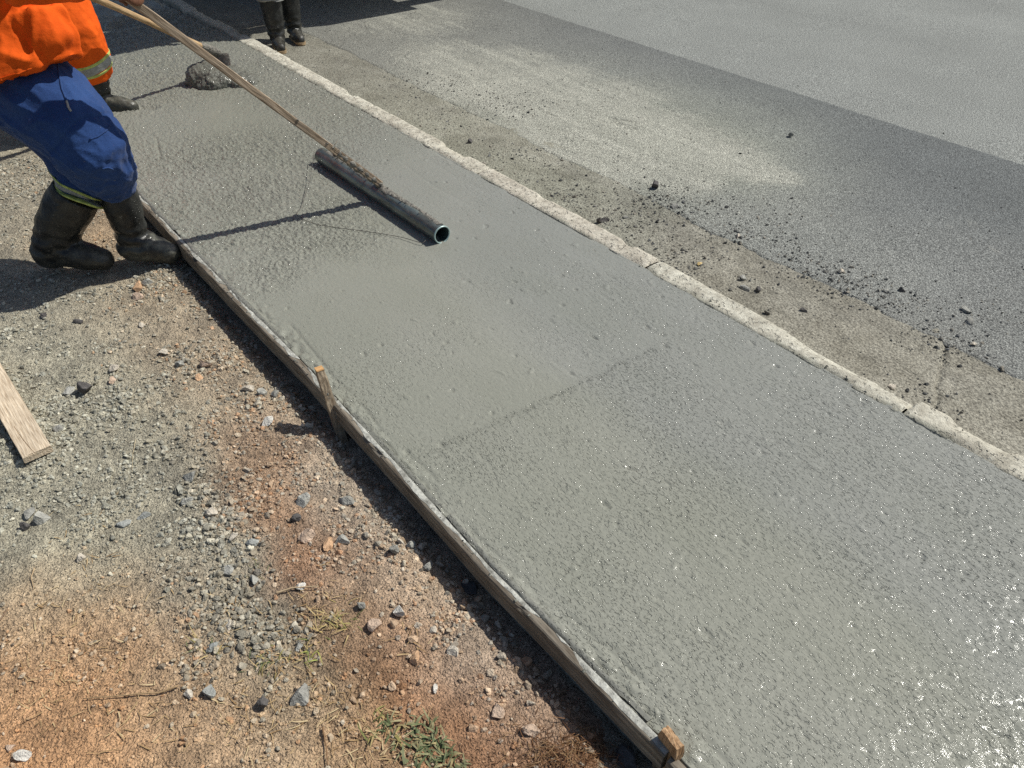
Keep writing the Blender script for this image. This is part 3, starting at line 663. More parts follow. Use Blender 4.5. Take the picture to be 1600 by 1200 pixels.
# loose plank at the left edge
pl = empty('loose_plank', tuple(G(40, 640, -.085))); tag(pl, 'short pale wooden plank with a split end lying on the soil at the left edge', 'plank')
pz = -.066
c_ = [G(0, 567, pz), G(-28, 640, pz), G(33, 713, pz), G(80, 697, pz)]
e_r, e_l = c_[3], c_[2]
ax = (G(0, 567, pz)-e_r); ax = ax/np.linalg.norm(ax)
wv = e_l-e_r; wv -= (wv@ax)*ax; W_ = np.linalg.norm(wv); wv /= W_
V = []; n = 90; Lp = .62
crs = [(-1.0, -.026), (-1.0, -.004), (-.97, 0), (-.5, .0004), (-.2, .0002), (-.17, -.003), (-.14, .0002), (.3, .0004), (.97, 0), (1, -.004), (1, -.026)]
mid = (e_r+e_l)/2
for i in range(n):
    t = i/(n-1)*Lp
    for j, (a, z) in enumerate(crs):
        w_ = fbm(np.array([t*18]), np.array([j*.7]))[0]
        gz = z*(1 if j != 5 else (1.0 if t < .17+.02*math.sin(9) else 0.1))
        off = .012*math.sin(t*9)*(1 if j in (4, 5, 6) else 0)
        endc = (-.004*random.random()) if i == 0 else 0
        V.append(mid+ax*(t+endc)+wv*((-a)*W_/2+.0016*w_+off*1)+np.array([0, 0, gz+.0008*w_]))
q = len(crs); idx = np.arange(n*q).reshape(n, q)
F = [tuple(f) for f in np.stack([idx[:-1, :-1], idx[:-1, 1:], idx[1:, 1:], idx[1:, :-1]], -1).reshape(-1, 4)]
F += [tuple(idx[0][::-1]), tuple(idx[-1])]+[(idx[i, 0], idx[i+1, 0], idx[i+1, -1], idx[i, -1]) for i in range(n-1)]
mb = MB(); mb.add(np.array(V)-mid, F); me = mb.mesh('plank_board', smooth=False)
# object space aligned to the plank so the grain runs along it
Vl = coords(me); B = np.stack([wv, ax, np.array([0, 0, 1.])]); put(me, Vl@B.T)
o = link('plank_board', me, M['plank_wood']); mw = Matrix(((B[0][0], B[1][0], 0, mid[0]), (B[0][1], B[1][1], 0, mid[1]), (0, 0, 1, pz), (0, 0, 0, 1)))
o.parent = pl; o.matrix_parent_inverse = Matrix.Translation(-Vector(pl.location)); o.matrix_basis = mw

# ================================================================ ROCKS
def ico(sub):
    import bmesh
    bm = bmesh.new(); bmesh.ops.create_icosphere(bm, subdivisions=sub, radius=1)
    V = np.array([v.co[:] for v in bm.verts]); F = np.array([[v.index for v in f.verts] for f in bm.faces]); bm.free(); return V, F
ICO = {k: ico(k) for k in (1, 2, 3)}
def rock(sub, seed, cuts=9):
    r = np.random.default_rng(seed); V, F = ICO[sub]; V = V.copy()
    for _ in range(cuts):
        n = r.normal(size=3); n /= np.linalg.norm(n); d = r.uniform(.36, .72)
        k = V@n-d; V -= np.outer(np.clip(k, 0, None), n)
    V *= np.array([1, r.uniform(.65, .95), r.uniform(.5, .8)]); V /= np.abs(V).max()
    if sub >= 2: V *= 1+.03*perlin(V[:, 0]*4+seed, V[:, 1]*4, V[:, 2]*4)[:, None]
    return V, F
TPL = {1: [rock(1, 100+i, 4) for i in range(16)], 2: [rock(2, 200+i) for i in range(16)]}
def scatter(name, P, S, col, mat_, sub, sink=.25, rg=rng):
    """many rocks as one mesh; P (n,3) points on the ground"""
    Vs = []; Fs = []; Cs = []; n = 0
    for i in range(len(P)):
        V, F = TPL[sub][rg.integers(16)]
        a, b, c = rg.uniform(0, 2*PI, 3); b = b*.12
        ca, sa, cb, sb = math.cos(a), math.sin(a), math.cos(b), math.sin(b)
        R = np.array([[ca, -sa, 0], [sa, ca, 0], [0, 0, 1]])@np.array([[cb, 0, sb], [0, 1, 0], [-sb, 0, cb]])
        v = (V@R.T)*S[i]; v[:, 2] += S[i]*(.5-sink)
        Vs.append(v+P[i]); Fs.append(F+n); n += len(V); Cs.append(np.tile(col[i], (len(V), 1)))
    me = set_mesh(name, np.concatenate(Vs), np.concatenate(Fs), smooth=False); set_col(me, np.concatenate(Cs))
    return link(name, me, mat_)
GREY = np.array([[.27, .27, .25], [.21, .215, .205], [.33, .325, .29], [.25, .235, .20], [.16, .165, .16], [.36, .34, .30]])
WARM = np.array([[.36, .27, .20], [.31, .22, .15], [.40, .33, .26], [.28, .25, .21], [.25, .26, .24], [.30, .16, .09]])
# density of stones over the soil: (px, py, radius, weight)
DEN = [(330, 800, 60, 1.0), (360, 900, 60, 1.0), (370, 970, 50, 1.0), (260, 740, 60, .6), (300, 690, 60, .5), (180, 780, 60, .4), (60, 790, 60, .5), (130, 620, 60, .6), (60, 660, 60, .6), (430, 1000, 50, .8), (470, 960, 40, .6),
       (60, 480, 80, .4), (250, 480, 60, .5), (320, 560, 60, .5), (420, 620, 50, .5), (500, 720, 50, .45), (600, 860, 50, .55), (680, 980, 60, .5), (780, 1080, 60, .5), (560, 800, 60, .4), (280, 440, 50, .5), (540, 900, 50, .35), (100, 300, 120, .5), (10, 280, 100, .5), (320, 1060, 40, .5), (450, 1080, 50, .4), (610, 1100, 80, .15), (80, 560, 70, .4)]
def soil_pts(n, floor=.12, smin=.002, smax=.006, powr=1.0):
    out = []
    while len(out) < n:
        m = 20000
        x = rng.uniform(-.55, .715, m); y = rng.uniform(.45, 5.0, m)
        d = np.maximum(floor, blobs(*warp(x, y, .05, 8), DEN, -.1)); d = d*np.clip(.25+1.5*(fbm(x*3.5+3, y*3.5, o=2)+.25), .12, 1.3)*np.clip(.2+1.6*(fbm(x*12, y*12, o=3)+.3), .1, 1.4)
        k = rng.uniform(0, 1, m) < d*np.where(y > 3.3, .5, 1)
        out += list(zip(x[k], y[k]))
    out = np.array(out[:n]); return out[:, 0], out[:, 1]
def stone_cols(x, y, n):
    g = GREY[rng.integers(len(GREY), size=n)]; wm = WARM[rng.integers(len(WARM), size=n)]
    cs, _ = field(*warp(x, y, .05, 6), SOIL, -.1)
    warm = np.clip((cs[:, 0]/np.maximum(cs[:, 2], .01)-1.35)/.6, 0, 1)[:, None]
    c = np.where(rng.uniform(size=(n, 1)) < warm*.85, wm, g)
    return np.clip((c*.62+cs*.38*1.3)*np.array([1.48, 1.50, 1.46])*rng.uniform(.7, 1.3, (n, 1)), 0, 1)
for (nm, n, s0, s1, sub, fl, sk) in [('fine_gravel', 27000, .0018, .0048, 1, .22, .35), ('gravel', 9000, .0042, .0088, 1, .14, .25), ('crushed_stone', 1500, .0082, .0150, 2, .07, .3)]:
    x, y = soil_pts(n, fl); S = s0*(s1/s0)**(rng.uniform(size=n)**1.6)
    z = soil_z(x, y); P = np.stack([x, y, z], 1)
    cc_s = stone_cols(x, y, n)
    if nm == 'fine_gravel': cs_, _ = field(*warp(x, y, .05, 6), SOIL, -.1); cc_s = cc_s*.5+cs_*SOILK*.55
    tag(scatter(nm, P, S, cc_s, M['stone'], sub, sk), kind='stuff', label={'fine_gravel': 'fine grit and tiny chips scattered through the soil beside the slab', 'gravel': 'small crushed gravel lying over the soil verge', 'crushed_stone': 'larger loose crushed stones among the gravel of the verge'}[nm], cat='gravel')
HEAP = [(325, 745, 26), (335, 790, 30), (340, 840, 32), (350, 880, 36), (345, 920, 38), (360, 950, 36), (380, 985, 34), (415, 1010, 30), (290, 700, 26), (300, 760, 22), (260, 690, 20), (330, 975, 24), (300, 1040, 22), (450, 985, 24), (620, 855, 14), (560, 840, 12), (120, 640, 22), (90, 600, 18), (190, 650, 20), (60, 700, 20)]
pts = []
for (cx, cy, rr) in HEAP:
    for _ in range(int(rr*rr*.075)): pts.append(G(random.gauss(cx, rr*.95), random.gauss(cy, rr*.85), -.1)[:2])
pts = np.array([p for p in pts if p[0] < .66]); n = len(pts); x, y = pts[:, 0], pts[:, 1]
S = .0035*(.0145/.0035)**(rng.uniform(size=n)**1.7); z = soil_z(x, y)+.001
cc_s = (GREY[rng.integers(len(GREY), size=n)]*.75+field(x, y, SOIL, -.1)[0]*.35)*np.array([1.32, 1.29, 1.20])*rng.uniform(.7, 1.25, (n, 1))
tag(scatter('gravel_heap', np.stack([x, y, z], 1), S, cc_s, M['stone'], 2, .3), 'loose heap of grey crushed gravel trailing over the verge', 'gravel heap', kind='stuff')
# rubble in the shaded trench under the board
n = 500; y = rng.uniform(.4, 4.2, n); x = form_x(y)-.026-rng.uniform(.0, .08, n); S = .005+.012*rng.uniform(size=n)**2.5
tag(scatter('trench_rubble', np.stack([x, y, soil_z(x, y)], 1), S, stone_cols(x, y, n), M['stone'], 2, .3), 'rubble lying in the shaded strip at the foot of the form boards', 'rubble', kind='stuff')
# road side grit
RD = [(1040, 320, 40, 1), (890, 310, 22, .9), (945, 342, 22, 1), (1010, 370, 30, .7), (1070, 400, 30, .9), (1060, 415, 22, 1), (1150, 365, 22, .9), (1215, 375, 22, .7), (1240, 410, 30, .9), (1300, 430, 30, 1), (1330, 440, 30, 1), (1390, 470, 30, 1), (1440, 520, 30, .7), (1500, 535, 30, .9), (1180, 340, 35, .4), (1100, 330, 40, .5), (800, 245, 25, .5), (770, 160, 35, .35), (700, 185, 30, .3), (850, 270, 30, .3), (1510, 490, 30, .3), (1580, 500, 40, .3), (660, 130, 30, .3), (1470, 620, 22, .6), (1160, 445, 25, .3)]
def road_pts(n, floor):
    out = []
    while len(out) < n:
        m = 20000; x = rng.uniform(2.27, 5.4, m); y = rng.uniform(.2, 7.2, m)
        d = np.maximum(floor*np.exp(-(x-2.3)/.9), blobs(*warp(x, y, .08, 5), RD, RZ)); k = rng.uniform(size=m) < d; out += list(zip(x[k], y[k]))
    out = np.array(out[:n]); return out[:, 0], out[:, 1]
for (nm, n, s0, s1, sub, fl) in [('road_grit', 6500, .0022, .006, 1, .10), ('road_gravel', 520, .006, .013, 2, .03)]:
    x, y = road_pts(n, fl); S = s0*(s1/s0)**(rng.uniform(size=n)**2)
    c = np.array([[.16, .165, .165], [.10, .105, .105], [.24, .235, .215], [.07, .072, .072], [.30, .28, .24]])[rng.integers(5, size=n)]*rng.uniform(.8, 1.2, (n, 1))
    z = np.where(x < gut_edge(y), gut_z(x, y), road_strip_z(x, y))
    z = np.where(x > SEAMX, RZ-.006, z)
    tag(scatter(nm, np.stack([x, y, z], 1), S, c, M['stone'], sub, .3), {'road_grit': 'dark grit strewn over the gutter and asphalt edge', 'road_gravel': 'small dark gravel pieces gathered along the asphalt edge'}[nm], 'gravel', kind='stuff')

# stones one can point at on the verge: px, py, width px, colour, flatness, label
LIST = [
 (182, 573, 18, 'pale', .6, 'pale rounded stone near the plank, beyond the dark one'),
 (134, 607, 21, 'dark', .6, 'dark rounded stone lying right of the plank beside a flat grey one'),
 (106, 606, 22, 'grey', .35, 'flat grey stone just left of the dark rounded stone by the plank'),
 (93, 666, 18, 'mid', .6, 'grey stone closest to the right side of the plank end'),
 (175, 594, 15, 'pink', .5, 'small pinkish stone touching the near side of the pale rounded stone'),
 (420, 661, 20, 'white', .7, 'whitish angular stone left of the leaning stake\'s shadow tip'),
 (411, 615, 16, 'grey', .6, 'left one of two small grey stones above the whitish stone'),
 (430, 615, 14, 'mid', .6, 'right one of two small grey stones above the whitish stone'),
 (389, 606, 20, 'pale', .3, 'flat cream stone up left of the two small grey stones'),
 (299, 742, 24, 'mid', .6, 'squarish grey stone at the top end of the gravel heap'),
 (295, 777, 22, 'grey', .6, 'blocky grey stone below the squarish one at the gravel heap\'s top'),
 (329, 801, 22, 'pale', .7, 'light grey faceted stone in the middle of the gravel heap\'s upper end'),
 (224, 801, 20, 'blue', .6, 'bluish grey stone left of the gravel heap, right one of a pair'),
 (195, 816, 22, 'blue', .6, 'bluish grey stone left of the gravel heap, left one of a pair'),
 (45, 798, 24, 'mid', .55, 'rough grey stone near the left edge, topmost of three together'),
 (65, 808, 22, 'grey', .6, 'rough grey stone near the left edge, rightmost of three together'),
 (41, 821, 17, 'dark', .6, 'small dark stone near the left edge, lowest of three together'),
 (396, 850, 20, 'blue', .6, 'slate blue stone on the right flank of the gravel heap'),
 (368, 841, 18, 'pale', .6, 'pale stone just left of the slate blue stone'),
 (356, 892, 20, 'grey', .6, 'light grey stone at the centre of the gravel heap'),
 (470, 918, 18, 'white', .6, 'bright white stone lying at the end of the splintered stick'),
 (399, 907, 18, 'grey', .6, 'grey stone between the bright white stone and the gravel heap'),
 (128, 869, 17, 'pale', .35, 'lone flat pale stone on the sandy patch at the left'),
 (334, 1008, 22, 'blue', .6, 'grey blue stone at the lower end of the gravel heap'),
 (470, 1008, 18, 'grey', .6, 'rounded grey stone among the tufts right of the gravel heap'),
 (471, 1085, 34, 'mid', .75, 'big grey block of stone, the largest on the soil, above the bottom edge'),
 (414, 1097, 21, 'dark', .5, 'dark flat stone left of the big grey block'),
 (326, 1076, 24, 'blue', .6, 'blue grey stone by the right tip of the long twig'),
 (296, 1081, 20, 'pale', .5, 'tan pale stone just under the right tip of the long twig'),
 (34, 1175, 26, 'white', .55, 'light grey stone on orange soil in the bottom left corner'),
 (15, 1164, 15, 'pink', .4, 'small brown stone beside the light grey one in the bottom left corner'),
 (483, 834, 30, 'pink', .3, 'flat pinkish cream slab of stone on the red soil band'),
 (514, 851, 24, 'rust', .3, 'flat orange pink stone right of the pinkish cream slab'),
 (536, 847, 22, 'grey', .6, 'light grey stone to the right of the flat orange pink one'),
 (464, 815, 16, 'dark', .7, 'small dark brown stone above the pinkish cream slab'),
 (543, 782, 26, 'mid', .6, 'grey crumbly stone near the form board\'s shadow'),
 (476, 782, 24, 'grey', .5, 'grey crumbly stone left of the one near the board\'s shadow'),
 (626, 958, 22, 'white', .75, 'white angular stone standing out on the pinkish gravel'),
 (711, 1017, 24, 'pale', .7, 'cream stone at the right, down towards the board\'s shadow'),
 (680, 1074, 16, 'white', .6, 'small whitish stone on the dark red soil above the grass tuft'),
 (618, 864, 18, 'mid', .8, 'grey stone lowest of the cluster beside the board\'s shadow'),
 (627, 847, 16, 'pale', .8, 'pale stone left in the cluster beside the board\'s shadow'),
 (642, 851, 15, 'grey', .8, 'grey stone in the middle of the cluster beside the board\'s shadow'),
 (657, 852, 14, 'pale', .8, 'pale stone rightmost in the cluster beside the board\'s shadow'),
 (669, 886, 20, 'mid', .6, 'grey stone half sunk at the lit rim of the board\'s shadow'),
 (735, 900, 32, 'dark', .6, 'larger stone lying wholly in the form board\'s shadow'),
 (566, 951, 17, 'grey', .6, 'small grey stone left of the white angular one'),
 (677, 985, 20, 'pale', .4, 'flat pale stone between the white and the cream stones'),
 (831, 1137, 30, 'pink', .5, 'broad pinkish stone above the brown root clump'),
 (776, 1107, 26, 'pink', .4, 'pinkish flat stone up left of the broad one by the root clump'),
 (978, 1170, 42, 'dark', .45, 'big smooth rounded stone in the shadow beside the lower right stake'),
 (649, 1028, 24, 'rust', .4, 'brownish pink stone left of the cream stone'),
 (589, 975, 30, 'pink', .45, 'dusty pink crumbly stone left below the white angular one'),
 (216, 447, 22, 'rust', .45, 'tan flat stone just below the front boot'),
 (232, 442, 16, 'grey', .6, 'light grey stone touching the tan flat stone below the front boot'),
 (214, 463, 20, 'pink', .45, 'cream brown stone below the tan flat stone'),
 (124, 500, 18, 'dark', .4, 'dark purplish stone lying alone below the rear boot'),
 (70, 491, 12, 'dark', .6, 'small black pebble up left of the dark purplish stone'),
 (221, 506, 16, 'pale', .6, 'pale stone on the brown soil below the front boot stones'),
 (312, 586, 18, 'rust', .5, 'bright orange brown chip of stone on the tan soil'),
 (320, 568, 19, 'pink', .6, 'dull pink stone above the bright orange brown chip'),
 (257, 547, 18, 'pale', .35, 'long whitish flake of stone left of the dull pink one'),
 (281, 565, 15, 'grey', .6, 'small grey stone left of the bright orange brown chip'),
 (360, 974, 20, 'pale', .6, 'pale stone low in the gravel heap'),
]
SC = {k: tuple((1.5 if k != 'dark' else 1.25)*c for c in v) for k, v in dict(pale=(.40, .365, .31), dark=(.095, .09, .088), grey=(.27, .27, .25), mid=(.21, .21, .195), white=(.47, .455, .42), pink=(.38, .29, .225), blue=(.235, .245, .235), rust=(.40, .26, .16)).items()}
VERGE = 'single stones lying on the soil verge'
def place_stone(px, py, wpx, kind, flat, label, z0f, grp, idx, z=-.1, cat='stone', nm='stone'):
    q = G(px, py+wpx*.2, z); zz = float(z0f(np.array([q[0]]), np.array([q[1]]))[0])
    r = rp(q, wpx*.55)
    V, F = rock(3 if wpx > 20 else 2, 900+idx, 13); V = V*np.array([1, 1, .6+flat*.6]); V *= r
    V += .03*r*fbm(V[:, 0]/r*3, V[:, 1]/r*3, V[:, 2]/r*3, o=3)[:, None]
    V[:, 2] -= V[:, 2].min()
    me = set_mesh(nm, V, F, smooth=False); set_col(me, np.array(SC[kind])*random.uniform(.92, 1.08))
    o = link(nm, me, M['stone']); o.location = (q[0], q[1], zz-.18*r); o.rotation_euler = (random.uniform(-.15, .15), random.uniform(-.15, .15), random.uniform(0, 6.28))
    tag(o, label, cat, grp); return o
for i, a in enumerate(LIST): place_stone(*a, soil_z, VERGE, i)
def rz(x, y): return np.where(x < gut_edge(y), gut_z(x, y), road_strip_z(x, y))
ROADS = [
 (1024, 291, 13, 'dark', .9, 'dark blocky stone alone above the grit patch on the asphalt'),
 (1052, 321, 14, 'mid', .5, 'grey stone on the grit patch right of the kerb joint'),
 (946, 340, 15, 'dark', .7, 'dark stone in the cluster tight against the kerb'),
 (936, 345, 12, 'dark', .6, 'smaller dark stone at the left of the kerb cluster'),
 (979, 337, 11, 'mid', .7, 'grey pebble right of the dark kerb cluster'),
 (1160, 431, 14, 'grey', .8, 'upper light stone of the stacked looking pair in the gutter'),
 (1164, 446, 18, 'mid', .7, 'lower larger stone of the pair in the gutter'),
 (1183, 451, 11, 'dark', .7, 'dark pebble right of the stone pair in the gutter'),
 (1199, 487, 13, 'dark', .5, 'dark stone against the kerb edge below the pair'),
 (1255, 482, 13, 'dark', .45, 'dark flat stone in the middle of the gutter'),
 (1236, 212, 9, 'mid', .7, 'lone pebble on the clean dark asphalt near the seam'),
 (1509, 483, 16, 'grey', .5, 'upper grey stone of the pair far out on the asphalt at right'),
 (1514, 500, 16, 'mid', .5, 'lower grey stone of the pair far out on the asphalt at right'),
 (1153, 369, 12, 'pale', .6, 'light pebble with a dark side at the gutter\'s outer edge'),
 (1313, 423, 13, 'pale', .5, 'pale stone at the top of the rubble line'),
 (1384, 453, 13, 'grey', .5, 'grey stone at the right end of the rubble line'),
 (1393, 602, 14, 'pale', .6, 'pale stone sitting against the broken kerb stone'),
 (1520, 536, 13, 'pale', .4, 'flat pale chip near the right edge of the asphalt'),
 (735, 220, 9, 'dark', .6, 'small dark stone by the kerb near the pale dust'),
 (1408, 452, 12, 'dark', .4, 'dark flat chip at the far end of the rubble line'),
]
for i, a in enumerate(ROADS): place_stone(*a, rz, 'single stones lying on the road side', 100+i, RZ)
q = G(1093, 414, RZ)
mb = MB(); mb.add([(-.014, -.006, .004), (.0, -.010, .009), (.015, -.003, .006), (.012, .008, .005), (-.003, .010, .010), (-.013, .005, .003), (0, 0, .011)], [(0, 1, 6), (1, 2, 6), (2, 3, 6), (3, 4, 6), (4, 5, 6), (5, 0, 6), (5, 4, 3, 2, 1, 0)], (.62, .47, .22))
o = link('wood_chip', mb.mesh('wood_chip', smooth=False, cols=True), M['straw']); o.location = (q[0], q[1], float(rz(q[0:1], q[1:2])[0])+.002); tag(o, 'yellow wood chip lying in the gutter beside the kerb joint', 'wood chip')

n = 420; y = rng.uniform(.3, 6.4, n); side_ = rng.uniform(size=n) < .6
x = np.where(side_, 2.150+.11*rng.uniform(size=n)**1.6, form_x(y)-.004-.014*rng.uniform(size=n)); z = np.where(side_, .0055, .0065); z = np.where(side_ & (x < 2.165), .003, z)
S = .0018+.0055*rng.uniform(size=n)**3
tag(scatter('cement_spatter', np.stack([x, y, z-S*.35], 1), S, np.tile([.27, .27, .235], (n, 1))*rng.uniform(.7, 1.2, (n, 1)), M['stone'], 2, .3), 'drops of grey cement spattered on the kerb and board edges', 'spatter', kind='stuff')
# ================================================================ STRAW, TWIGS, WEEDS
def blade(mb, p, d, L, w, col, curl=.3, n=5, lift=0.0):
    d = np.array(d, float); d /= np.linalg.norm(d); s = np.cross(d, (0, 0, 1)); s /= max(1e-6, np.linalg.norm(s)); V = []
    for i in range(n):
        t = i/(n-1); c = np.array(p)+d*L*t+np.array([0, 0, lift*L*t-curl*L*t*t])+s*L*.12*math.sin(t*2+L*99)
        ww = w*(1-t**2)*.5+w*.08
        V += [c-s*ww, c+s*ww]
    mb.add(V, [(2*i, 2*i+1, 2*i+3, 2*i+2) for i in range(n-1)], col)
mb = MB()
STR = [(60, 1060, 90, 70), (150, 960, 90, 50), (250, 1100, 100, 60), (420, 1130, 80, 60), (500, 960, 50, 50), (560, 1170, 60, 50), (450, 1030, 40, 50), (360, 950, 40, 25), (600, 1150, 50, 40), (520, 1090, 40, 25), (120, 830, 70, 15), (640, 1000, 40, 12)]
for (cx, cy, r_, n) in STR:
    for _ in range(n):
        q = G(random.gauss(cx, r_*.6), random.gauss(cy, r_*.5), -.1)
        if q[0] > .66: continue
        z = float(soil_z(q[0:1], q[1:2])[0]); a = random.uniform(0, 2*PI); L = random.uniform(.008, .045)
        c = np.array(random.choice([(.52, .38, .20), (.44, .31, .16), (.60, .47, .27), (.36, .24, .12), (.30, .19, .09)]))
        blade(mb, (q[0], q[1], z+.004), (math.cos(a), math.sin(a), 0), L, random.uniform(.0012, .0028), c, curl=random.uniform(-.05, .08), lift=random.uniform(0, .15), n=4)
tag(link('dry_straw', mb.mesh('dry_straw', cols=True), M['straw']), 'dry straw bits scattered over the orange soil', 'straw', kind='stuff')
def tuft(name, cx, cy, rpx, n, Lr, wr, cols, label, cat, lift=(.4, 1.2)):
    mb = MB(); q0 = G(cx, cy, -.1)
    for _ in range(n):
        q = G(random.gauss(cx, rpx*.4), random.gauss(cy, rpx*.3), -.1); z = float(soil_z(q[0:1], q[1:2])[0])
        a = random.uniform(0, 2*PI); blade(mb, (q[0], q[1], z), (math.cos(a), math.sin(a), 0), random.uniform(*Lr), random.uniform(*wr), random.choice(cols), curl=random.uniform(.2, .9), lift=random.uniform(*lift), n=6)
    tag(link(name, mb.mesh(name, cols=True), M['leaf']), label, cat)
GR = [(.15, .18, .10), (.20, .225, .14), (.10, .13, .07), (.25, .255, .16), (.30, .28, .18), (.34, .29, .17)]
DRY = [(.38, .30, .15), (.30, .27, .12), (.20, .22, .09), (.45, .36, .2)]
tuft('grass_tuft', 662, 1165, 62, 120, (.014, .042), (.003, .0065), GR, 'broad leaved green grass tuft at the bottom edge left of the root clump', 'grass tuft')
tuft('grass_tuft', 608, 1140, 40, 26, (.02, .045), (.003, .006), GR+DRY, 'thin wispy green tuft just left above the broad leaved one', 'grass tuft')
tuft('grass_tuft', 482, 1025, 22, 12, (.03, .055), (.002, .0035), [(.38, .40, .12), (.30, .34, .12)]+DRY, 'small yellow green sprout above the big grey block of stone', 'grass tuft')
tuft('grass_tuft', 525, 975, 45, 44, (.02, .05), (.0018, .0032), DRY, 'dry straw coloured tuft on the red soil right of the gravel heap', 'grass tuft')
tuft('grass_tuft', 405, 1040, 40, 24, (.015, .04), (.002, .0035), GR+DRY, 'sparse dull green tuft at the foot of the gravel heap', 'grass tuft')
tuft('grass_tuft', 318, 1010, 30, 16, (.015, .04), (.002, .0035), GR+DRY, 'sparse grass blades left of the grey blue stone', 'grass tuft')
tuft('grass_tuft', 402, 890, 20, 10, (.02, .035), (.0015, .0025), GR, 'few green blades right of the slate blue stone', 'grass tuft')
tuft('grass_tuft', 700, 1190, 34, 36, (.014, .036), (.003, .006), GR, 'green leaves cut off by the bottom edge below the broad tuft', 'grass tuft')
bpy.data.objects['dry_straw']['kind'] = 'stuff'
def twig(name, pts, r, col, label, z=-.1, cat='twig'):
    mb = MB(); P = []
    for (x, y) in pts:
        q = G(x, y, z); P.append((q[0], q[1], float(soil_z(q[0:1], q[1:2])[0])+r*1.6+.003))
    P = np.array(P); t = np.linspace(0, len(P)-1, 24); Q = np.stack([np.interp(t, range(len(P)), P[:, k]) for k in range(3)], 1)
    Q[:, :2] += .0012*np.stack([perlin(t*3, t*0), perlin(t*3+9, t*0)], 1)
    mb.tube(Q, np.interp(t, [0, len(P)-1], [r, r*.4]), 6, col=col)
    tag(link(name, mb.mesh(name, cols=True), M['straw']), label, cat)
twig('twig', [(278, 1073), (250, 1082), (215, 1086), (180, 1090), (130, 1093)], .0026, (.36, .25, .14), 'long curved twig lying on the orange soil left of the gravel heap')
twig('twig', [(505, 1140), (510, 1165), (512, 1196)], .0024, (.25, .15, .08), 'short brown twig upright in the picture at the bottom edge')
twig('twig', [(55, 890), (50, 905), (54, 922)], .002, (.45, .33, .2), 'short bent straw twig on the sandy patch near the left edge')
twig('twig', [(213, 690), (208, 715), (207, 740)], .0013, (.50, .42, .28), 'thin pale twig lying up the slope from the gravel heap')
twig('twig', [(432, 931), (460, 926), (500, 925)], .0035, (.50, .38, .24), 'splintered pale stick beside the bright white stone', cat='stick')
twig('twig', [(0, 972), (8, 962), (14, 950)], .003, (.22, .15, .1), 'dark curled twig at the very left edge')
# brown root clump
mb = MB()
for _ in range(420):
    q = G(random.gauss(885, 42), random.gauss(1178, 22), -.1)
    if q[0] > .70: continue
    z = float(soil_z(q[0:1], q[1:2])[0]); a = random.uniform(0, 2*PI); h = random.uniform(0, .016)
    blade(mb, (q[0], q[1], z+h), (math.cos(a), math.sin(a), random.uniform(-.2, .5)), random.uniform(.015, .05), random.uniform(.001, .002), random.choice([(.13, .065, .03), (.19, .10, .05), (.09, .045, .025), (.27, .17, .09)]), curl=random.uniform(0, .8), n=5)
o = tag(link('root_clump', mb.mesh('root_clump', cols=True), M['fibre']), 'brown fibrous root clump at the bottom edge beside the board shadow', 'root clump', kind='stuff')

# ================================================================ CONCRETE HEAP
hp = G(347, 128)[:2]
mb = MB(); c0 = np.array([hp[0], hp[1], 0])
mb.ball(c0+[0, 0, .0], (.18, .14, .095), n=16); mb.ball(c0+[-.08, .06, .02], (.13, .12, .10), n=14); mb.ball(c0+[.10, -.10, .0], (.11, .10, .055), n=14); mb.ball(c0+[-.02, .14, .02], (.11, .08, .075), n=14)
me = organic(mb, 'concrete_heap', .0065, 6); V = coords(me); Nn = normals(me)
V += Nn*(.022*fbm(V[:, 0]*16, V[:, 1]*16, V[:, 2]*16, o=4)+.009*np.abs(perlin(V[:, 0]*60, V[:, 1]*60, V[:, 2]*60)))[:, None]; V[:, 2] = np.maximum(V[:, 2], -.02); put(me, V)
set_col(me, np.array([.17, .17, .145])); set_f(me, np.full(len(V), .5), 'Rough'); set_f(me, np.full(len(V), 1.3), 'Grain')
tag(link('concrete_heap', me, M['slab']), 'small heap of fresh grey concrete being dragged by the hoe', 'concrete heap')

# ================================================================ SCREED FLOAT (pipe on a wooden pole)
A0 = G(503, 243, .036); A1 = G(691, 367, .036); PR = .040
fl = empty('pipe_float', tuple((A0+A1)/2*[1, 1, 0])); tag(fl, 'hollow metal pipe float lying on the wet concrete at the end of a wooden pole', 'pipe float')
n = 120; k = 40; V = []; colr = []
axd = (A1-A0)/np.linalg.norm(A1-A0); u = np.cross((0, 0, 1), axd); u /= np.linalg.norm(u); v = np.cross(axd, u)
for i in range(n+1):
    t = i/n
    for j in range(k):
        a = 2*PI*j/k; rr = PR*(1+.012*perlin(np.array([t*14]), np.array([math.cos(a)*2]), np.array([math.sin(a)*2]))[0])
        p = A0+(A1-A0)*t+rr*(math.cos(a)*u+math.sin(a)*v); V.append(p)
V = np.array(V); idx = np.arange((n+1)*k).reshape(n+1, k)
F = np.stack([idx[:-1], np.roll(idx, -1, 1)[:-1], np.roll(idx, -1, 1)[1:], idx[1:]], -1).reshape(-1, 4)
F = [tuple(f) for f in F]
mb = MB(); mb.add(V, F); me = mb.mesh('pipe')
cz = (V-CP)[:, 2]; mudm = sstep(-.1, .5, fbm(V[:, 0]*14, V[:, 1]*5, V[:, 2]*14, o=4)+.2)[:, None]
mudm = mudm*.85; set_col(me, np.array([.20, .235, .225])*(1-mudm)+np.array([.17, .168, .145])*mudm)
under(link('pipe', me, M['metal']), fl)
mb = MB(); mb.tube(np.array([A1-axd*.9, A1-axd*.003]), PR-.0035, 32, caps=False); mb.tube([A1-axd*.91, A1-axd*.9], [.001, PR-.0035], 32, caps=False)
under(link('bore', mb.mesh('bore'), M['metal_in']), fl)
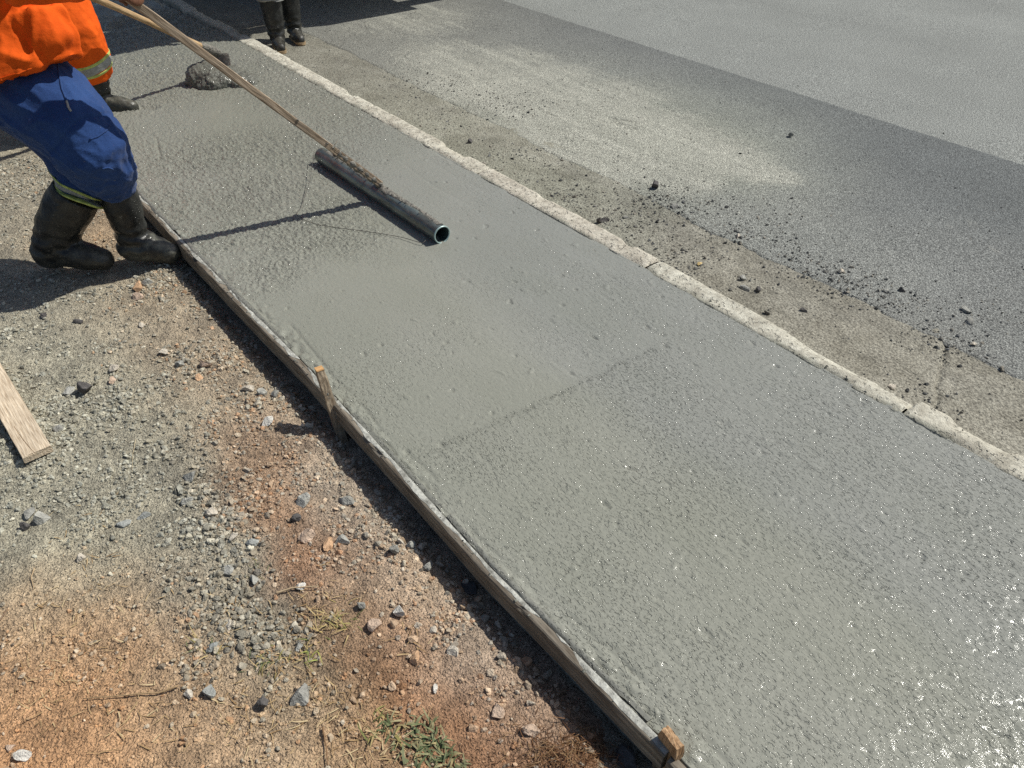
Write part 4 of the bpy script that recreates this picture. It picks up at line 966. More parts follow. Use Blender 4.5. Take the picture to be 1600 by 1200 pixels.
mb = MB(); R0, R1 = PR+.0012, PR-.0038; Vr = []; m = 40
for (off, r_) in ((-.004, R0), (.0012, R0), (.0012, R1), (-.004, R1)):
    for j in range(m):
        a = 2*PI*j/m; Vr.append(A1+axd*off+r_*(math.cos(a)*u+math.sin(a)*v)*(1+.02*math.sin(a*3)))
mb.add(Vr, [(q*m+j, q*m+(j+1) % m, (q+1)*m+(j+1) % m, (q+1)*m+j) for q in range(3) for j in range(m)]); under(link('pipe_rim', mb.mesh('pipe_rim'), M['rim']), fl)
mb = MB(); mb.tube([A0+axd*.002, A0-axd*.003], PR*.995, 32); under(link('pipe_end_cap', mb.mesh('pipe_end_cap'), M['mud']), fl)
# crust of dried cement along the pipe's crown
Pn = 170; Vc = []; cw = 12
for i in range(Pn):
    t = .06+.92*i/(Pn-1)
    env = (.5+.5*math.sin(PI*min(1, max(0, (t-.02)/.96))))
    wd = (.62+.35*perlin(np.array([t*9.]), np.array([.3]))[0])*(1.0 if t < .62 else .75)
    sh = .30+.30*perlin(np.array([t*6.]), np.array([7.]))[0]
    for j in range(cw):
        s_ = j/(cw-1)*2-1; a = PI/2-sh+s_*wd
        hgt = (.0058*(1-s_*s_))*(env)*(1+1.3*fbm(np.array([t*60.]), np.array([s_*5.]))[0])+.0002
        if abs(s_) == 1: hgt = -.0012
        # pick the radial angle in the u,v frame (v is up)
        Vc.append(A0+(A1-A0)*t+(PR+max(-.0012, hgt))*(math.cos(a)*u+math.sin(a)*v))
idx = np.arange(Pn*cw).reshape(Pn, cw); F = np.stack([idx[:-1, :-1], idx[1:, :-1], idx[1:, 1:], idx[:-1, 1:]], -1).reshape(-1, 4)
me = set_mesh('cement_crust', np.array(Vc), F); under(link('cement_crust', me, M['mud']), fl)
# little crumbs sitting on the crust
mb = MB()
for _ in range(60):
    t = random.uniform(.08, .96); c = A0+(A1-A0)*t+(PR+.005)*(math.sin(.25)*-1*u*0+v)+u*random.uniform(-.012, .02)
    r_ = random.uniform(.0025, .006); V_, F_ = TPL[1][random.randrange(16)]; mb.add(V_*r_+c, [tuple(f) for f in F_])
o = under(link('cement_crumbs', mb.mesh('cement_crumbs', smooth=False), M['mud']), fl); o['kind'] = 'stuff'
# the pole: fixed to the pipe's middle, rising to the worker's hands
PB = np.array([1.612, 3.085, .090]); PH = np.array([.765, 3.145, .985]); pdv = (PH-PB)/np.linalg.norm(PH-PB)
def bar(P0, P1, wa, wb, side, nseg=70, wob=.003, bow=0.0):
    """a sawn bar in its own local frame (z along the bar) with slightly wandering edges"""
    d = P1-P0; L = np.linalg.norm(d); d /= L; s_ = side-(side@d)*d; s_ /= np.linalg.norm(s_); t_ = np.cross(d, s_)
    ring = [(-1, -.8), (-.8, -1), (.8, -1), (1, -.8), (1, .8), (.8, 1), (-.8, 1), (-1, .8)]; V = []
    for i in range(nseg+1):
        z = L*i/nseg; f = i/nseg
        for q, (a, b) in enumerate(ring):
            n1 = wob*fbm(np.array([z*6.]), np.array([q*.31]))[0]; n2 = wob*fbm(np.array([z*6.]), np.array([q*.31+50]))[0]
            V.append((a*wa/2+n1+bow*math.sin(PI*f), b*wb/2+n2, z))
    m = 8; F = [(i*m+j, i*m+(j+1) % m, (i+1)*m+(j+1) % m, (i+1)*m+j) for i in range(nseg) for j in range(m)]+[tuple(range(m-1, -1, -1)), tuple(nseg*m+j for j in range(m))]
    mb = MB(); mb.add(V, F)
    mw = Matrix(((s_[0], t_[0], d[0], P0[0]), (s_[1], t_[1], d[1], P0[1]), (s_[2], t_[2], d[2], P0[2]), (0, 0, 0, 1)))
    return mb, mw
def link_mw(name, me, m_, mw, parent=None):
    o = link(name, me, m_)
    if parent: o.parent = parent; o.matrix_parent_inverse = Matrix.Translation(-Vector(parent.location))
    o.matrix_basis = mw; return o
mb, mw = bar(PB, PB+pdv*1.86, .046, .030, np.array([0., 1, 0]), bow=.006)
link_mw('pole', mb.mesh('pole', smooth=False), M['pole_wood'], mw, fl)
# second lath nailed along its side for the lower part
mb, mw = bar(PB+pdv*.02+np.array([.0, -.004, .016]), PB+pdv*.30+np.array([.0, -.004, .014]), .026, .012, np.array([0., 1, 0]), 20)
link_mw('splint', mb.mesh('splint', smooth=False), M['mud'], mw, fl)
mb = MB()
for tq in (.30, .335, .50):                      # lumps where wire and cement bind the pole
    for _ in range(7):
        c = PB+pdv*tq+np.array([random.uniform(-.006, .006), random.uniform(-.022, .022), random.uniform(.004, .020)]); V_, F_ = TPL[2][random.randrange(16)]; mb.add(V_*random.uniform(.006, .011)+c, [tuple(f) for f in F_])
under(link('binding', mb.mesh('binding', smooth=False), M['mud']), fl)['kind'] = 'stuff'
# mud coating the lowest part of the pole
mb = MB(); P = [PB+pdv*t for t in np.linspace(-.01, .27, 24)]; mb.tube(P, [.023+.004*math.sin(i*1.7)+.003*random.random() for i in range(24)], 10, flat=.75)
me = mb.mesh('pole_mud'); V = coords(me); V += normals(me)*(.004*fbm(V[:, 0]*70, V[:, 1]*70, V[:, 2]*70, o=2))[:, None]; put(me, V)
under(link('pole_mud', me, M['mud']), fl)
# wire from the far pipe end to the near one, dipping onto the slab
W3 = [A0+np.array([-.03, .02, .02]), A0+np.array([-.045, 0, .012]), G(484, 285, .035), G(476, 308, .02), G(470, 325, .008), G(462, 335, .006), G(478, 345, .006), G(500, 352, .006), G(545, 358, .006), G(590, 364, .007), G(630, 371, .008), G(662, 381, .012), A1-axd*.06-u*0+np.array([-.03, 0, -.01])]
W3 = np.array(W3); t = np.linspace(0, len(W3)-1, 110); Q = np.stack([np.interp(t, range(len(W3)), W3[:, kk]) for kk in range(3)], 1)
for _ in range(6): Q[1:-1] = (Q[:-2]+Q[1:-1]*2+Q[2:])/4
mb = MB(); mb.tube(Q, .0013, 6); under(link('tie_wire', mb.mesh('tie_wire'), M['wire']), fl)
mb = MB()
for (dx, dy, dz, L) in [(.02, -.02, .03, .05), (-.01, -.03, .02, .045), (.03, .01, .015, .06), (.015, -.035, .0, .05)]:
    P0 = PB+pdv*.30; mb.tube([P0, P0+np.array([dx, dy, dz])*1.2], [.0022, .0006], 5)
under(link('splinter', mb.mesh('splinter'), M['pole_wood']), fl)

# ================================================================ HOE
H0 = np.array([1.725, 5.375, .155]); H1 = np.array([1.01, 4.91, .65]); hd = (H1-H0)/np.linalg.norm(H1-H0)
hoe = empty('hoe', tuple(H0*[1, 1, 0])); tag(hoe, 'hoe with a pale round wooden handle, its head crusted with wet concrete', 'hoe')
mb = MB(); Ls = np.linspace(.02, 1.55, 40); P = [PB*0+np.array([.004*math.sin(l*5), .004*math.cos(l*4), l]) for l in Ls]
mb.tube(P, [.019+.0015*math.sin(l*7) for l in Ls], 14, hint=(1, 0, 0))
s_ = np.cross(hd, (0, 0, 1)); s_ /= np.linalg.norm(s_); t_ = np.cross(hd, s_)
mw = Matrix(((s_[0], t_[0], hd[0], H0[0]), (s_[1], t_[1], hd[1], H0[1]), (s_[2], t_[2], hd[2], H0[2]), (0, 0, 0, 1)))
link_mw('handle', mb.mesh('handle'), M['hoe_wood'], mw, hoe)
mb = MB(); mb.tube([H0-hd*.05, H0-hd*.02, H0+hd*.03, H0+hd*.11, H0+hd*.16], [.018, .032, .031, .026, .019], 14)
me = mods(mb.mesh('socket'), ('SUBSURF', dict(levels=2))); V = coords(me); V += normals(me)*(.006*fbm(V[:, 0]*45, V[:, 1]*45, V[:, 2]*45, o=3))[:, None]; put(me, V); under(link('socket', me, M['mud']), hoe)
mb = MB(); bd = np.array([-.22, -.25, -1.0]); bd /= np.linalg.norm(bd); sd = np.cross(hd, bd); sd /= np.linalg.norm(sd); nb = np.cross(sd, bd)
Vb = []
for i in range(9):
    for j in range(9):
        a = -1+2*i/8; b = j/8; ww = .085*(1+.35*b)
        for off in (0,): Vb.append(H0-hd*.02+sd*a*ww+bd*(b*.19)+nb*(.012*a*a-.01*b))
idx = np.arange(81).reshape(9, 9); F = [tuple(f) for f in np.stack([idx[:-1, :-1], idx[1:, :-1], idx[1:, 1:], idx[:-1, 1:]], -1).reshape(-1, 4)]
mb.add(Vb, F); me = mods(mb.mesh('blade'), ('SOLIDIFY', dict(thickness=.005)), ('SUBSURF', dict(levels=1))); under(link('blade', me, M['mud']), hoe)

# ================================================================ PEOPLE
def wrinkle(me, amp=.010, axis=(0, 0, 1), seed=0, fine=.003, joints=(), fa=3.0, fp=10.0):
    """long folds running along the limb, cross folds bunched near the joints, fine crumple"""
    V = coords(me); N_ = normals(me); ax = np.array(axis, float); ax /= np.linalg.norm(ax)
    p1 = np.cross(ax, (.3, .9, .2)); p1 /= np.linalg.norm(p1); p2 = np.cross(ax, p1)
    a, b, c = V@ax, V@p1, V@p2
    w_ = .35*fbm(a*4+seed, b*4, c*4, o=2)
    ridge = lambda t, k: np.clip(1-k*np.abs(t), 0, 1)**1.4
    lon = ridge(perlin(a*fa+seed, b*fp+w_*3, c*fp+w_*3), 2.4)-.35+.5*(ridge(perlin(a*fa*1.8+7, b*fp*2+w_*4, c*fp*2+seed), 2.6)-.35)
    crs = ridge(perlin(a*fp*1.9+w_*5+seed, b*fa*1.1, c*fa*1.1), 2.2)-.4
    mk = np.zeros(len(V))
    for (q, r_) in joints: mk = np.maximum(mk, np.exp(-(np.linalg.norm(V-np.array(q), axis=1)/r_)**2))
    soft = .5+.5*sstep(-.3, .3, perlin(a*2+seed, b*3, c*3))
    h = amp*(lon*soft*(1-.6*mk)+.9*crs*mk)+fine*fbm(V[:, 0]*30, V[:, 1]*30, V[:, 2]*30, o=2)
    V += N_*h[:, None]; put(me, V)
def hand(mb, c, d, out, r_p, side=1, open_=False):
    """palm + four curled fingers + thumb round a bar of radius r_p through c with direction d; out = from bar to back of hand"""
    d = np.array(d)/np.linalg.norm(d); out = np.array(out, float); out -= (out@d)*d; out /= np.linalg.norm(out); s_ = np.cross(d, out)
    R = r_p+.010
    mb.ball(np.array(c)+out*(R+.006), (.042, .040, .016), axes=[d, s_, out], n=10)
    for k, (L, rr) in enumerate([(1.0, .0088), (1.1, .0092), (1.05, .009), (.85, .0078)]):
        base = np.array(c)+d*(.030-.020*k)*side; pts = []
        for q in range(7):
            a = .55+q/6*2.9*L; pts.append(base+(R)*(math.cos(a)*out+math.sin(a)*s_)*(1.12 if q in (1, 3) else 1))
        mb.tube(pts, [rr*1.1, rr*1.08, rr, rr*.96, rr*.92, rr*.88, rr*.7], 10)
    pts = [np.array(c)+out*(R+.003)+d*.02*side-s_*.03, np.array(c)+d*.040*side-s_*(R+.008)+out*.01, np.array(c)+d*.052*side-s_*(R+.002)-out*.016, np.array(c)+d*.055*side-s_*.012-out*(R+.002)]
    mb.tube(pts, [.014, .012, .0105, .008], 10)
def loose_hand(mb, c, d):
    d = np.array(d)/np.linalg.norm(d); s_ = np.cross(d, (0, 0, 1.)); s_ /= np.linalg.norm(s_); o_ = np.cross(d, s_)
    mb.ball(np.array(c)+d*.045, (.048, .040, .016), axes=[d, s_, o_], n=10)
    for k, L in enumerate((.07, .08, .075, .058)):
        b = np.array(c)+d*.085+s_*(.028-.019*k); mb.tube([b, b+d*L*.45+o_*.006, b+d*L*.8+o_*.02, b+d*L*.9+o_*.035], [.0095, .009, .008, .0065], 10)
    b = np.array(c)+d*.03+s_*.035; mb.tube([b, b+d*.03+s_*.022, b+d*.06+s_*.028+o_*.01], [.013, .011, .008], 10)
def head(mb, c, look):
    look = np.array(look, float); look[2] = 0; look /= np.linalg.norm(look); s_ = np.cross(look, (0, 0, 1.)); A_ = [look, s_, np.array([0, 0, 1.])]; c = np.array(c)
    mb.ball(c+[0, 0, .02], (.098, .077, .105), axes=A_, n=14); mb.ball(c+look*.03+[0, 0, -.05], (.062, .058, .065), axes=A_, n=12)
    mb.tube([c+look*.094+[0, 0, .018], c+look*.112+[0, 0, -.012], c+look*.088+[0, 0, -.02]], [.009, .014, .012], 8)      # nose
    for sg in (-1, 1):
        mb.ball(c+look*.004+s_*.078*sg+[0, 0, 0], (.016, .010, .030), axes=A_, n=8)                                     # ear
        mb.ball(c+look*.083+s_*.032*sg+[0, 0, .024], (.012, .020, .007), axes=A_, n=8)                                  # brow
        mb.ball(c+look*.064+s_*.038*sg+[0, 0, -.018], (.02, .02, .018), axes=A_, n=8)                                   # cheek
    for dz in (-.046, -.057): mb.tube([c+look*.075+s_*.024+[0, 0, dz], c+look*.092+[0, 0, dz], c+look*.075-s_*.024+[0, 0, dz]], .0055, 8)   # lips
    mb.ball(c+look*.072+[0, 0, -.088], (.022, .024, .016), axes=A_, n=8)
def boot(shaft, foot, zmin, label_col, name='boot', sole=False, parent=None, vox=.006, mudc=None):
    """shaft / foot: lists of (point, radius); returns boot object"""
    mb = MB(); mb.tube([p for p, r in shaft], [r for p, r in shaft], 20)
    mb.tube([p for p, r in foot], [r for p, r in foot], 20)
    mb.ball(foot[-1][0], foot[-1][1]*1.02, n=12); mb.ball(foot[0][0], foot[0][1]*1.02, n=12)
    mb.ball(shaft[-1][0], shaft[-1][1]*1.03, n=12)
    me = organic(mb, name, vox, 8); V = coords(me); Nn = normals(me)
    ank = np.array(shaft[-1][0]); dd = np.linalg.norm(V-ank, axis=1)
    cr = np.exp(-(dd/.085)**2)*(.0085*np.sin((V[:, 2]-ank[2])*120+4*perlin(V[:, 0]*14, V[:, 1]*14, V[:, 2]*3)))
    V += Nn*(cr+.006*fbm(V[:, 0]*14, V[:, 1]*14, V[:, 2]*9, o=3))[:, None]
    V[:, 2] = np.maximum(V[:, 2], zmin)
    # sole welt
    k = np.exp(-((V[:, 2]-(zmin+.014))/.008)**2); V[:, :2] += Nn[:, :2]*(k*.004)[:, None]
    put(me, V)
    mud = sstep(.17, .03, V[:, 2]-zmin+.16*fbm(V[:, 0]*11, V[:, 1]*11, V[:, 2]*11, o=4))
    up_ = sstep(.15, .7, Nn[:, 2]); m_ = np.clip(mud*(.35+.85*up_), 0, 1)[:, None]
    dust = np.clip(.06+.22*fbm(V[:, 0]*9, V[:, 1]*9, V[:, 2]*5, o=3), 0, 1)[:, None]
    c = np.array([.017, .018, .018]); c = c*(1-dust)+np.array([.06, .058, .05])*dust
    c = c*(1-m_)+np.array(mudc if mudc is not None else (.20, .195, .165))*m_
    set_col(me, c); o = link(name, me, M['rubber'])
    if parent: under(o, parent)
    if sole:
        F0, F1 = np.array(foot[0][0]), np.array(foot[-1][0]); r0, r1 = foot[0][1], foot[-1][1]; m2 = MB(); V2 = []; nn = 28
        dv_ = (F1-F0)*[1, 1, 0]; L = np.linalg.norm(dv_); dv_ /= L; sv = np.array([-dv_[1], dv_[0], 0])
        for zz in (zmin-.001, zmin+.018):
            for q in range(nn):
                a = 2*PI*q/nn; ca, sa = math.cos(a), math.sin(a); ctr_ = F1 if ca > 0 else F0; rr = (r1 if ca > 0 else r0)*1.10
                p = ctr_+dv_*ca*rr*1.05+sv*sa*rr; V2.append((p[0], p[1], zz))
        F2 = [(q, (q+1) % nn, nn+(q+1) % nn, nn+q) for q in range(nn)]+[tuple(range(nn-1, -1, -1)), tuple(range(nn, 2*nn))]
        m2.add(V2, F2); s2 = link('sole', m2.mesh('sole', smooth=False), M['sole']); s2.parent = o
    return o
def ring_band(name, P0, P1, r0, r1, mat_, parent, seed=0, nseg=48, surf=None, thick=.003):
    """a cloth band round a limb between two points, pressed onto the cloth mesh below (surf = BVH)"""
    P0, P1 = np.array(P0), np.array(P1); d = P1-P0; L = np.linalg.norm(d); d /= L
    u_ = np.cross(d, (0, 0, 1.));
    if np.linalg.norm(u_) < .2: u_ = np.cross(d, (1., 0, 0))
    u_ /= np.linalg.norm(u_); v_ = np.cross(d, u_); V = []; rows = 7
    for i in range(rows):
        t = i/(rows-1); 
        for k in range(nseg):
            a = 2*PI*k/nseg; dirv = math.cos(a)*u_+math.sin(a)*v_; c = P0+d*L*t+d*.004*math.sin(a*3+seed)
            r_ = r0+(r1-r0)*t
            if surf is not None:
                hit = surf.ray_cast(Vector(c+dirv*.35), Vector(-dirv), .5)
                if hit[0] is not None:
                    rr = (np.array(hit[0])-c)@dirv
                    if .3*r_ < rr < 1.6*r_: r_ = rr
            V.append(c+dirv*(r_+thick*(1 if 0 < i < rows-1 else .2)))
    V = np.array(V).reshape(rows, nseg, 3)
    for _ in range(2): V = (np.roll(V, 1, 1)+2*V+np.roll(V, -1, 1))/4
    ctr_ = np.linspace(0, 1, rows)[:, None, None]*(P1-P0)+P0; rad = V-ctr_; rad /= np.linalg.norm(rad, axis=2)[..., None]; V = V+rad*.0015
    idx = np.arange(rows*nseg).reshape(rows, nseg); F = np.stack([idx[:-1], np.roll(idx, -1, 1)[:-1], np.roll(idx, -1, 1)[1:], idx[1:]], -1).reshape(-1, 4)
    me = set_mesh(name, V.reshape(-1, 3), F); o = link(name, me, mat_); under(o, parent); return o
from mathutils.bvhtree import BVHTree
def bvh(me):
    V = coords(me); return BVHTree.FromPolygons([tuple(v) for v in V], [tuple(p.vertices) for p in me.polygons])
def limb(pts):     # (px, py, radius px, d)
    return [(PD(x, y, d), rp(PD(x, y, d), r)) for (x, y, r, d) in pts]

# ---- worker 1: orange jacket, blue trousers, pushing the float pole
w1 = empty('person', (.42, 3.45, -.1)); tag(w1, 'worker in orange jacket and blue trousers leaning back on the wooden float pole', 'person')
d0 = 3.0
lf = limb([(34, 134, 74, 3.04), (80, 168, 71, 2.97), (122, 207, 61, 2.92), (146, 238, 57, 2.90), (163, 264, 47, 2.93), (178, 284, 34, 2.97), (187, 299, 25, 2.99)])
lr = limb([(15, 128, 64, 3.12), (58, 172, 54, 3.10), (108, 228, 46, 3.05), (124, 262, 43, 3.02), (128, 284, 38, 2.99), (124, 303, 35, 2.97)])
mb = MB(); mb.tube([p for p, r in lf], [r for p, r in lf], 24); mb.tube([p for p, r in lr], [r for p, r in lr], 24)
for (x, y, r, d) in [(18, 128, 66, 3.06), (44, 125, 66, 3.02)]: q = PD(x, y, d); mb.ball(q, rp(q, r), n=14)
me = organic(mb, 'trousers', .008, 6)
wrinkle(me, .0125, np.array(lf[3][0])-np.array(lf[1][0]), 3, .0012, [(lf[3][0], .11), (lf[5][0], .07), (lr[4][0], .08), (lf[0][0], .12)])
# drag folds fanning round the front knee, seam below it
V = coords(me); Nn = normals(me); kn = np.array(lf[3][0]); dk = np.linalg.norm(V-kn, axis=1)
axl = np.array(lf[3][0])-np.array(lf[1][0]); axl /= np.linalg.norm(axl); tq = (V-np.array(lf[3][0]))@axl+.012*perlin(V[:, 0]*12, V[:, 1]*12, V[:, 2]*12)
V -= Nn*(.006*np.exp(-((tq+.055)/.0055)**2))[:, None]; put(me, V)
under(link('trousers', me, M['blue']), w1); B_ = bvh(me)
# side pocket seam and loose thread strip
def on_cloth(tree, pts, off=.002):
    out = []
    for (x, y) in pts:
        d = ray(x, y); h = tree.ray_cast(Vector(CP), Vector(d/np.linalg.norm(d)), 9)
        if h[0] is not None: out.append(np.array(h[0])+np.array(h[1])*off)
    return out
for pts, r_, m_ in [([(88, 92), (92, 115), (97, 140), (105, 160)], .0035, 'blue'), ([(104, 158), (107, 168), (111, 174)], .004, 'greycloth'), ([(140, 218), (152, 214), (165, 205), (172, 196)], .0028, 'blue'), ([(160, 263), (168, 262), (176, 264)], .003, 'blue')]:
    P = on_cloth(B_, pts)
    if len(P) > 2:
        P = np.array(P); t = np.linspace(0, len(P)-1, 16); Q = np.stack([np.interp(t, range(len(P)), P[:, k_]) for k_ in range(3)], 1); mb = MB(); mb.tube(Q, r_, 8); under(link('seam', mb.mesh('seam'), M[m_]), w1)
# reflective band on the rear trouser cuff
cA, cB = np.array(lr[4][0]), np.array(lr[5][0]); dr_ = (cB-cA)/np.linalg.norm(cB-cA)
r5 = lr[5][1]
def cuff(c, dr, r, parent, tree, w=.036, e=.017):
    ring_band('reflective_band', c-dr*w*.5, c+dr*w*.5, r, r, M['band'], parent, 0, surf=tree)
    ring_band('band_edge', c-dr*(w*.5+e), c-dr*(w*.5-.001), r, r, M['lime'], parent, 1, surf=tree, thick=.0035)
    ring_band('band_edge', c+dr*(w*.5-.001), c+dr*(w*.5+e), r, r, M['lime'], parent, 2, surf=tree, thick=.004)
cc_ = cB-dr_*.012
mb = MB(); tilt = dr_+RT*(-.25)+np.array([0, 0, -.0]); tilt /= np.linalg.norm(tilt)
cuff(cc_, tilt, r5*1.08, w1, B_, .020, .010)
# boots
ZS = -.104
boot([(p, r) for p, r in limb([(121, 300, 36, 2.97), (106, 325, 37, 2.96), (93, 350, 34, 2.95), (87, 376, 31, 2.94)])], limb([(76, 392, 26, 2.93), (105, 393, 25, 2.93), (135, 400, 22, 2.93), (160, 405, 17, 2.93)]), ZS, None, parent=w1, mudc=(.085, .08, .065))
boot([(p, r) for p, r in limb([(184, 298, 27, 2.99), (191, 322, 28, 2.99), (201, 350, 25, 3.0), (208, 370, 24, 3.0)])], limb([(207, 384, 23, 3.0), (230, 385, 24, 3.0), (252, 391, 20, 3.0), (266, 395, 16, 3.0)]), ZS, None, parent=w1, mudc=(.19, .185, .15))
# jacket
hA = PD(-60, 150, 3.05); hB = PD(131, 84, 2.95)
jt = limb([(34, 122, 97, 3.00), (30, 92, 92, 3.01), (15, 50, 82, 3.04), (2, 10, 78, 3.05), (-15, -60, 80, 3.06), (-30, -140, 84, 3.08), (-35, -200, 60, 3.08)])
mb = MB(); mb.tube([p for p, r in jt], [r for p, r in jt], 26)
# flared hem corner
ht = limb([(86, 96, 42, 2.98), (72, 60, 46, 2.98), (52, 20, 48, 3.0)]); mb.tube([p for p, r in ht], [r for p, r in ht], 20)
shN = PD(-5, -150, 2.90); elN = PD(25, -24, 2.76); haN = PD(196, 3, 2.925)
shF = PD(-40, -165, 3.26); elF = PD(60, -110, 3.22); 
HC = PH+pdv*.02; HF = PB+pdv*1.60
wrN = HC-(HC-elN)/np.linalg.norm(HC-elN)*.075+np.array([0, 0, .02]); wrF = HF-(HF-elF)/np.linalg.norm(HF-elF)*.075
mb.tube([shN, (shN*.5+elN*.5), elN], [.085, .075, .062], 16); mb.tube([elN, elN*.5+wrN*.5, wrN*.82+elN*.18], [.062, .056, .042], 16); mb.ball(elN, .064, n=10)
mb.tube([shF, (shF*.5+elF*.5), elF], [.085, .075, .062], 16); mb.tube([elF, elF*.5+wrF*.5, wrF*.82+elF*.18], [.062, .056, .042], 16); mb.ball(elF, .064, n=10)
me = organic(mb, 'jacket', .009, 6)
V = coords(me); c0 = np.array(jt[0][0]); 
# cut the hem along a slanting plane
h1, h2 = PD(-40, 138, 2.8), PD(131, 83, 2.95); hv = h2-h1; nn = np.cross(hv, ray(40, 110)); nn /= np.linalg.norm(nn)
if nn[2] > 0: nn = -nn
k = (V-h2)@nn; V -= np.outer(np.clip(k, 0, None)*.97, nn); put(me, V)
wrinkle(me, .015, np.array(jt[0][0])-np.array(jt[4][0])+np.array([.1, -.1, 0]), 11, .0015, [(elN, .12), (jt[1][0], .10)], fp=8.0)
V = coords(me); Nn = normals(me); gd = np.array([.5, -.35, -.75]); 
k = (V-h2)@nn; V -= Nn*(.003*np.exp(-((k+.022)/.0035)**2))[:, None]; put(me, V)
under(link('jacket', me, M['orange']), w1); BJ = bvh(me)
mb = MB()
hand(mb, HC, pdv, np.array([-.1, -.55, .75]), .017, 1); hand(mb, HF, pdv, np.array([-.3, .5, .6]), .017, 1)
nk = np.array(jt[-1][0]); hc = nk+np.array([.10, -.06, .17])
for (a, b, r1_, r2_) in [(shN, elN, .05, .042), (elN, wrN, .042, .030), (shF, elF, .05, .042), (elF, wrF, .042, .030), (wrN, HC+np.array([0, -.01, .02]), .028, .026), (wrF, HF+np.array([0, .01, .02]), .028, .026), (nk-[0, 0, .05], hc, .06, .052), (jt[1][0], jt[4][0], .12, .13), (jt[4][0], jt[6][0], .13, .07), (shN, shF, .06, .06)]:
    mb.tube([a, (np.array(a)+np.array(b))/2, b], [r1_, (r1_+r2_)/2, r2_], 12)
for Lg in (lf, lr): mb.tube([p for p, r in Lg], [r*.62 for p, r in Lg], 12)
head(mb, hc+[0, 0, .04], (.79, -.61, 0))
me = organic(mb, 'body', .0052, 2); under(link('body', me, M['skin']), w1)
def cap(c, look, parent, mm='helmet'):
    mb = MB(); look = np.array(look, float); look[2] = 0; look /= np.linalg.norm(look); s_ = np.cross(look, (0, 0, 1.)); V = []; F = []; n = 24; rows = 10
    for i in range(rows+1):
        th = (PI/2)*i/rows
        for k in range(n):
            a = 2*PI*k/n; rr = math.sin(th); bill = (.055*max(0, math.cos(a))**2+.012) if i == rows else 0
            V.append(np.array(c)+look*((.112*rr+bill)*math.cos(a))+s_*((.092*rr+(.008 if i == rows else 0))*math.sin(a))+np.array([0, 0, .115*math.cos(th)+.045]))
    F = [(i*n+k, (i+1)*n+k, (i+1)*n+(k+1) % n, i*n+(k+1) % n) for i in range(rows) for k in range(n)]; mb.add(V, F); me = mods(mb.mesh('cap'), ('SOLIDIFY', dict(thickness=.004, offset=1)))
    me.name = 'cap'; under(link('cap', me, M[mm]), parent)
cap(hc+[0, 0, .04], (.79, -.61, 0), w1)

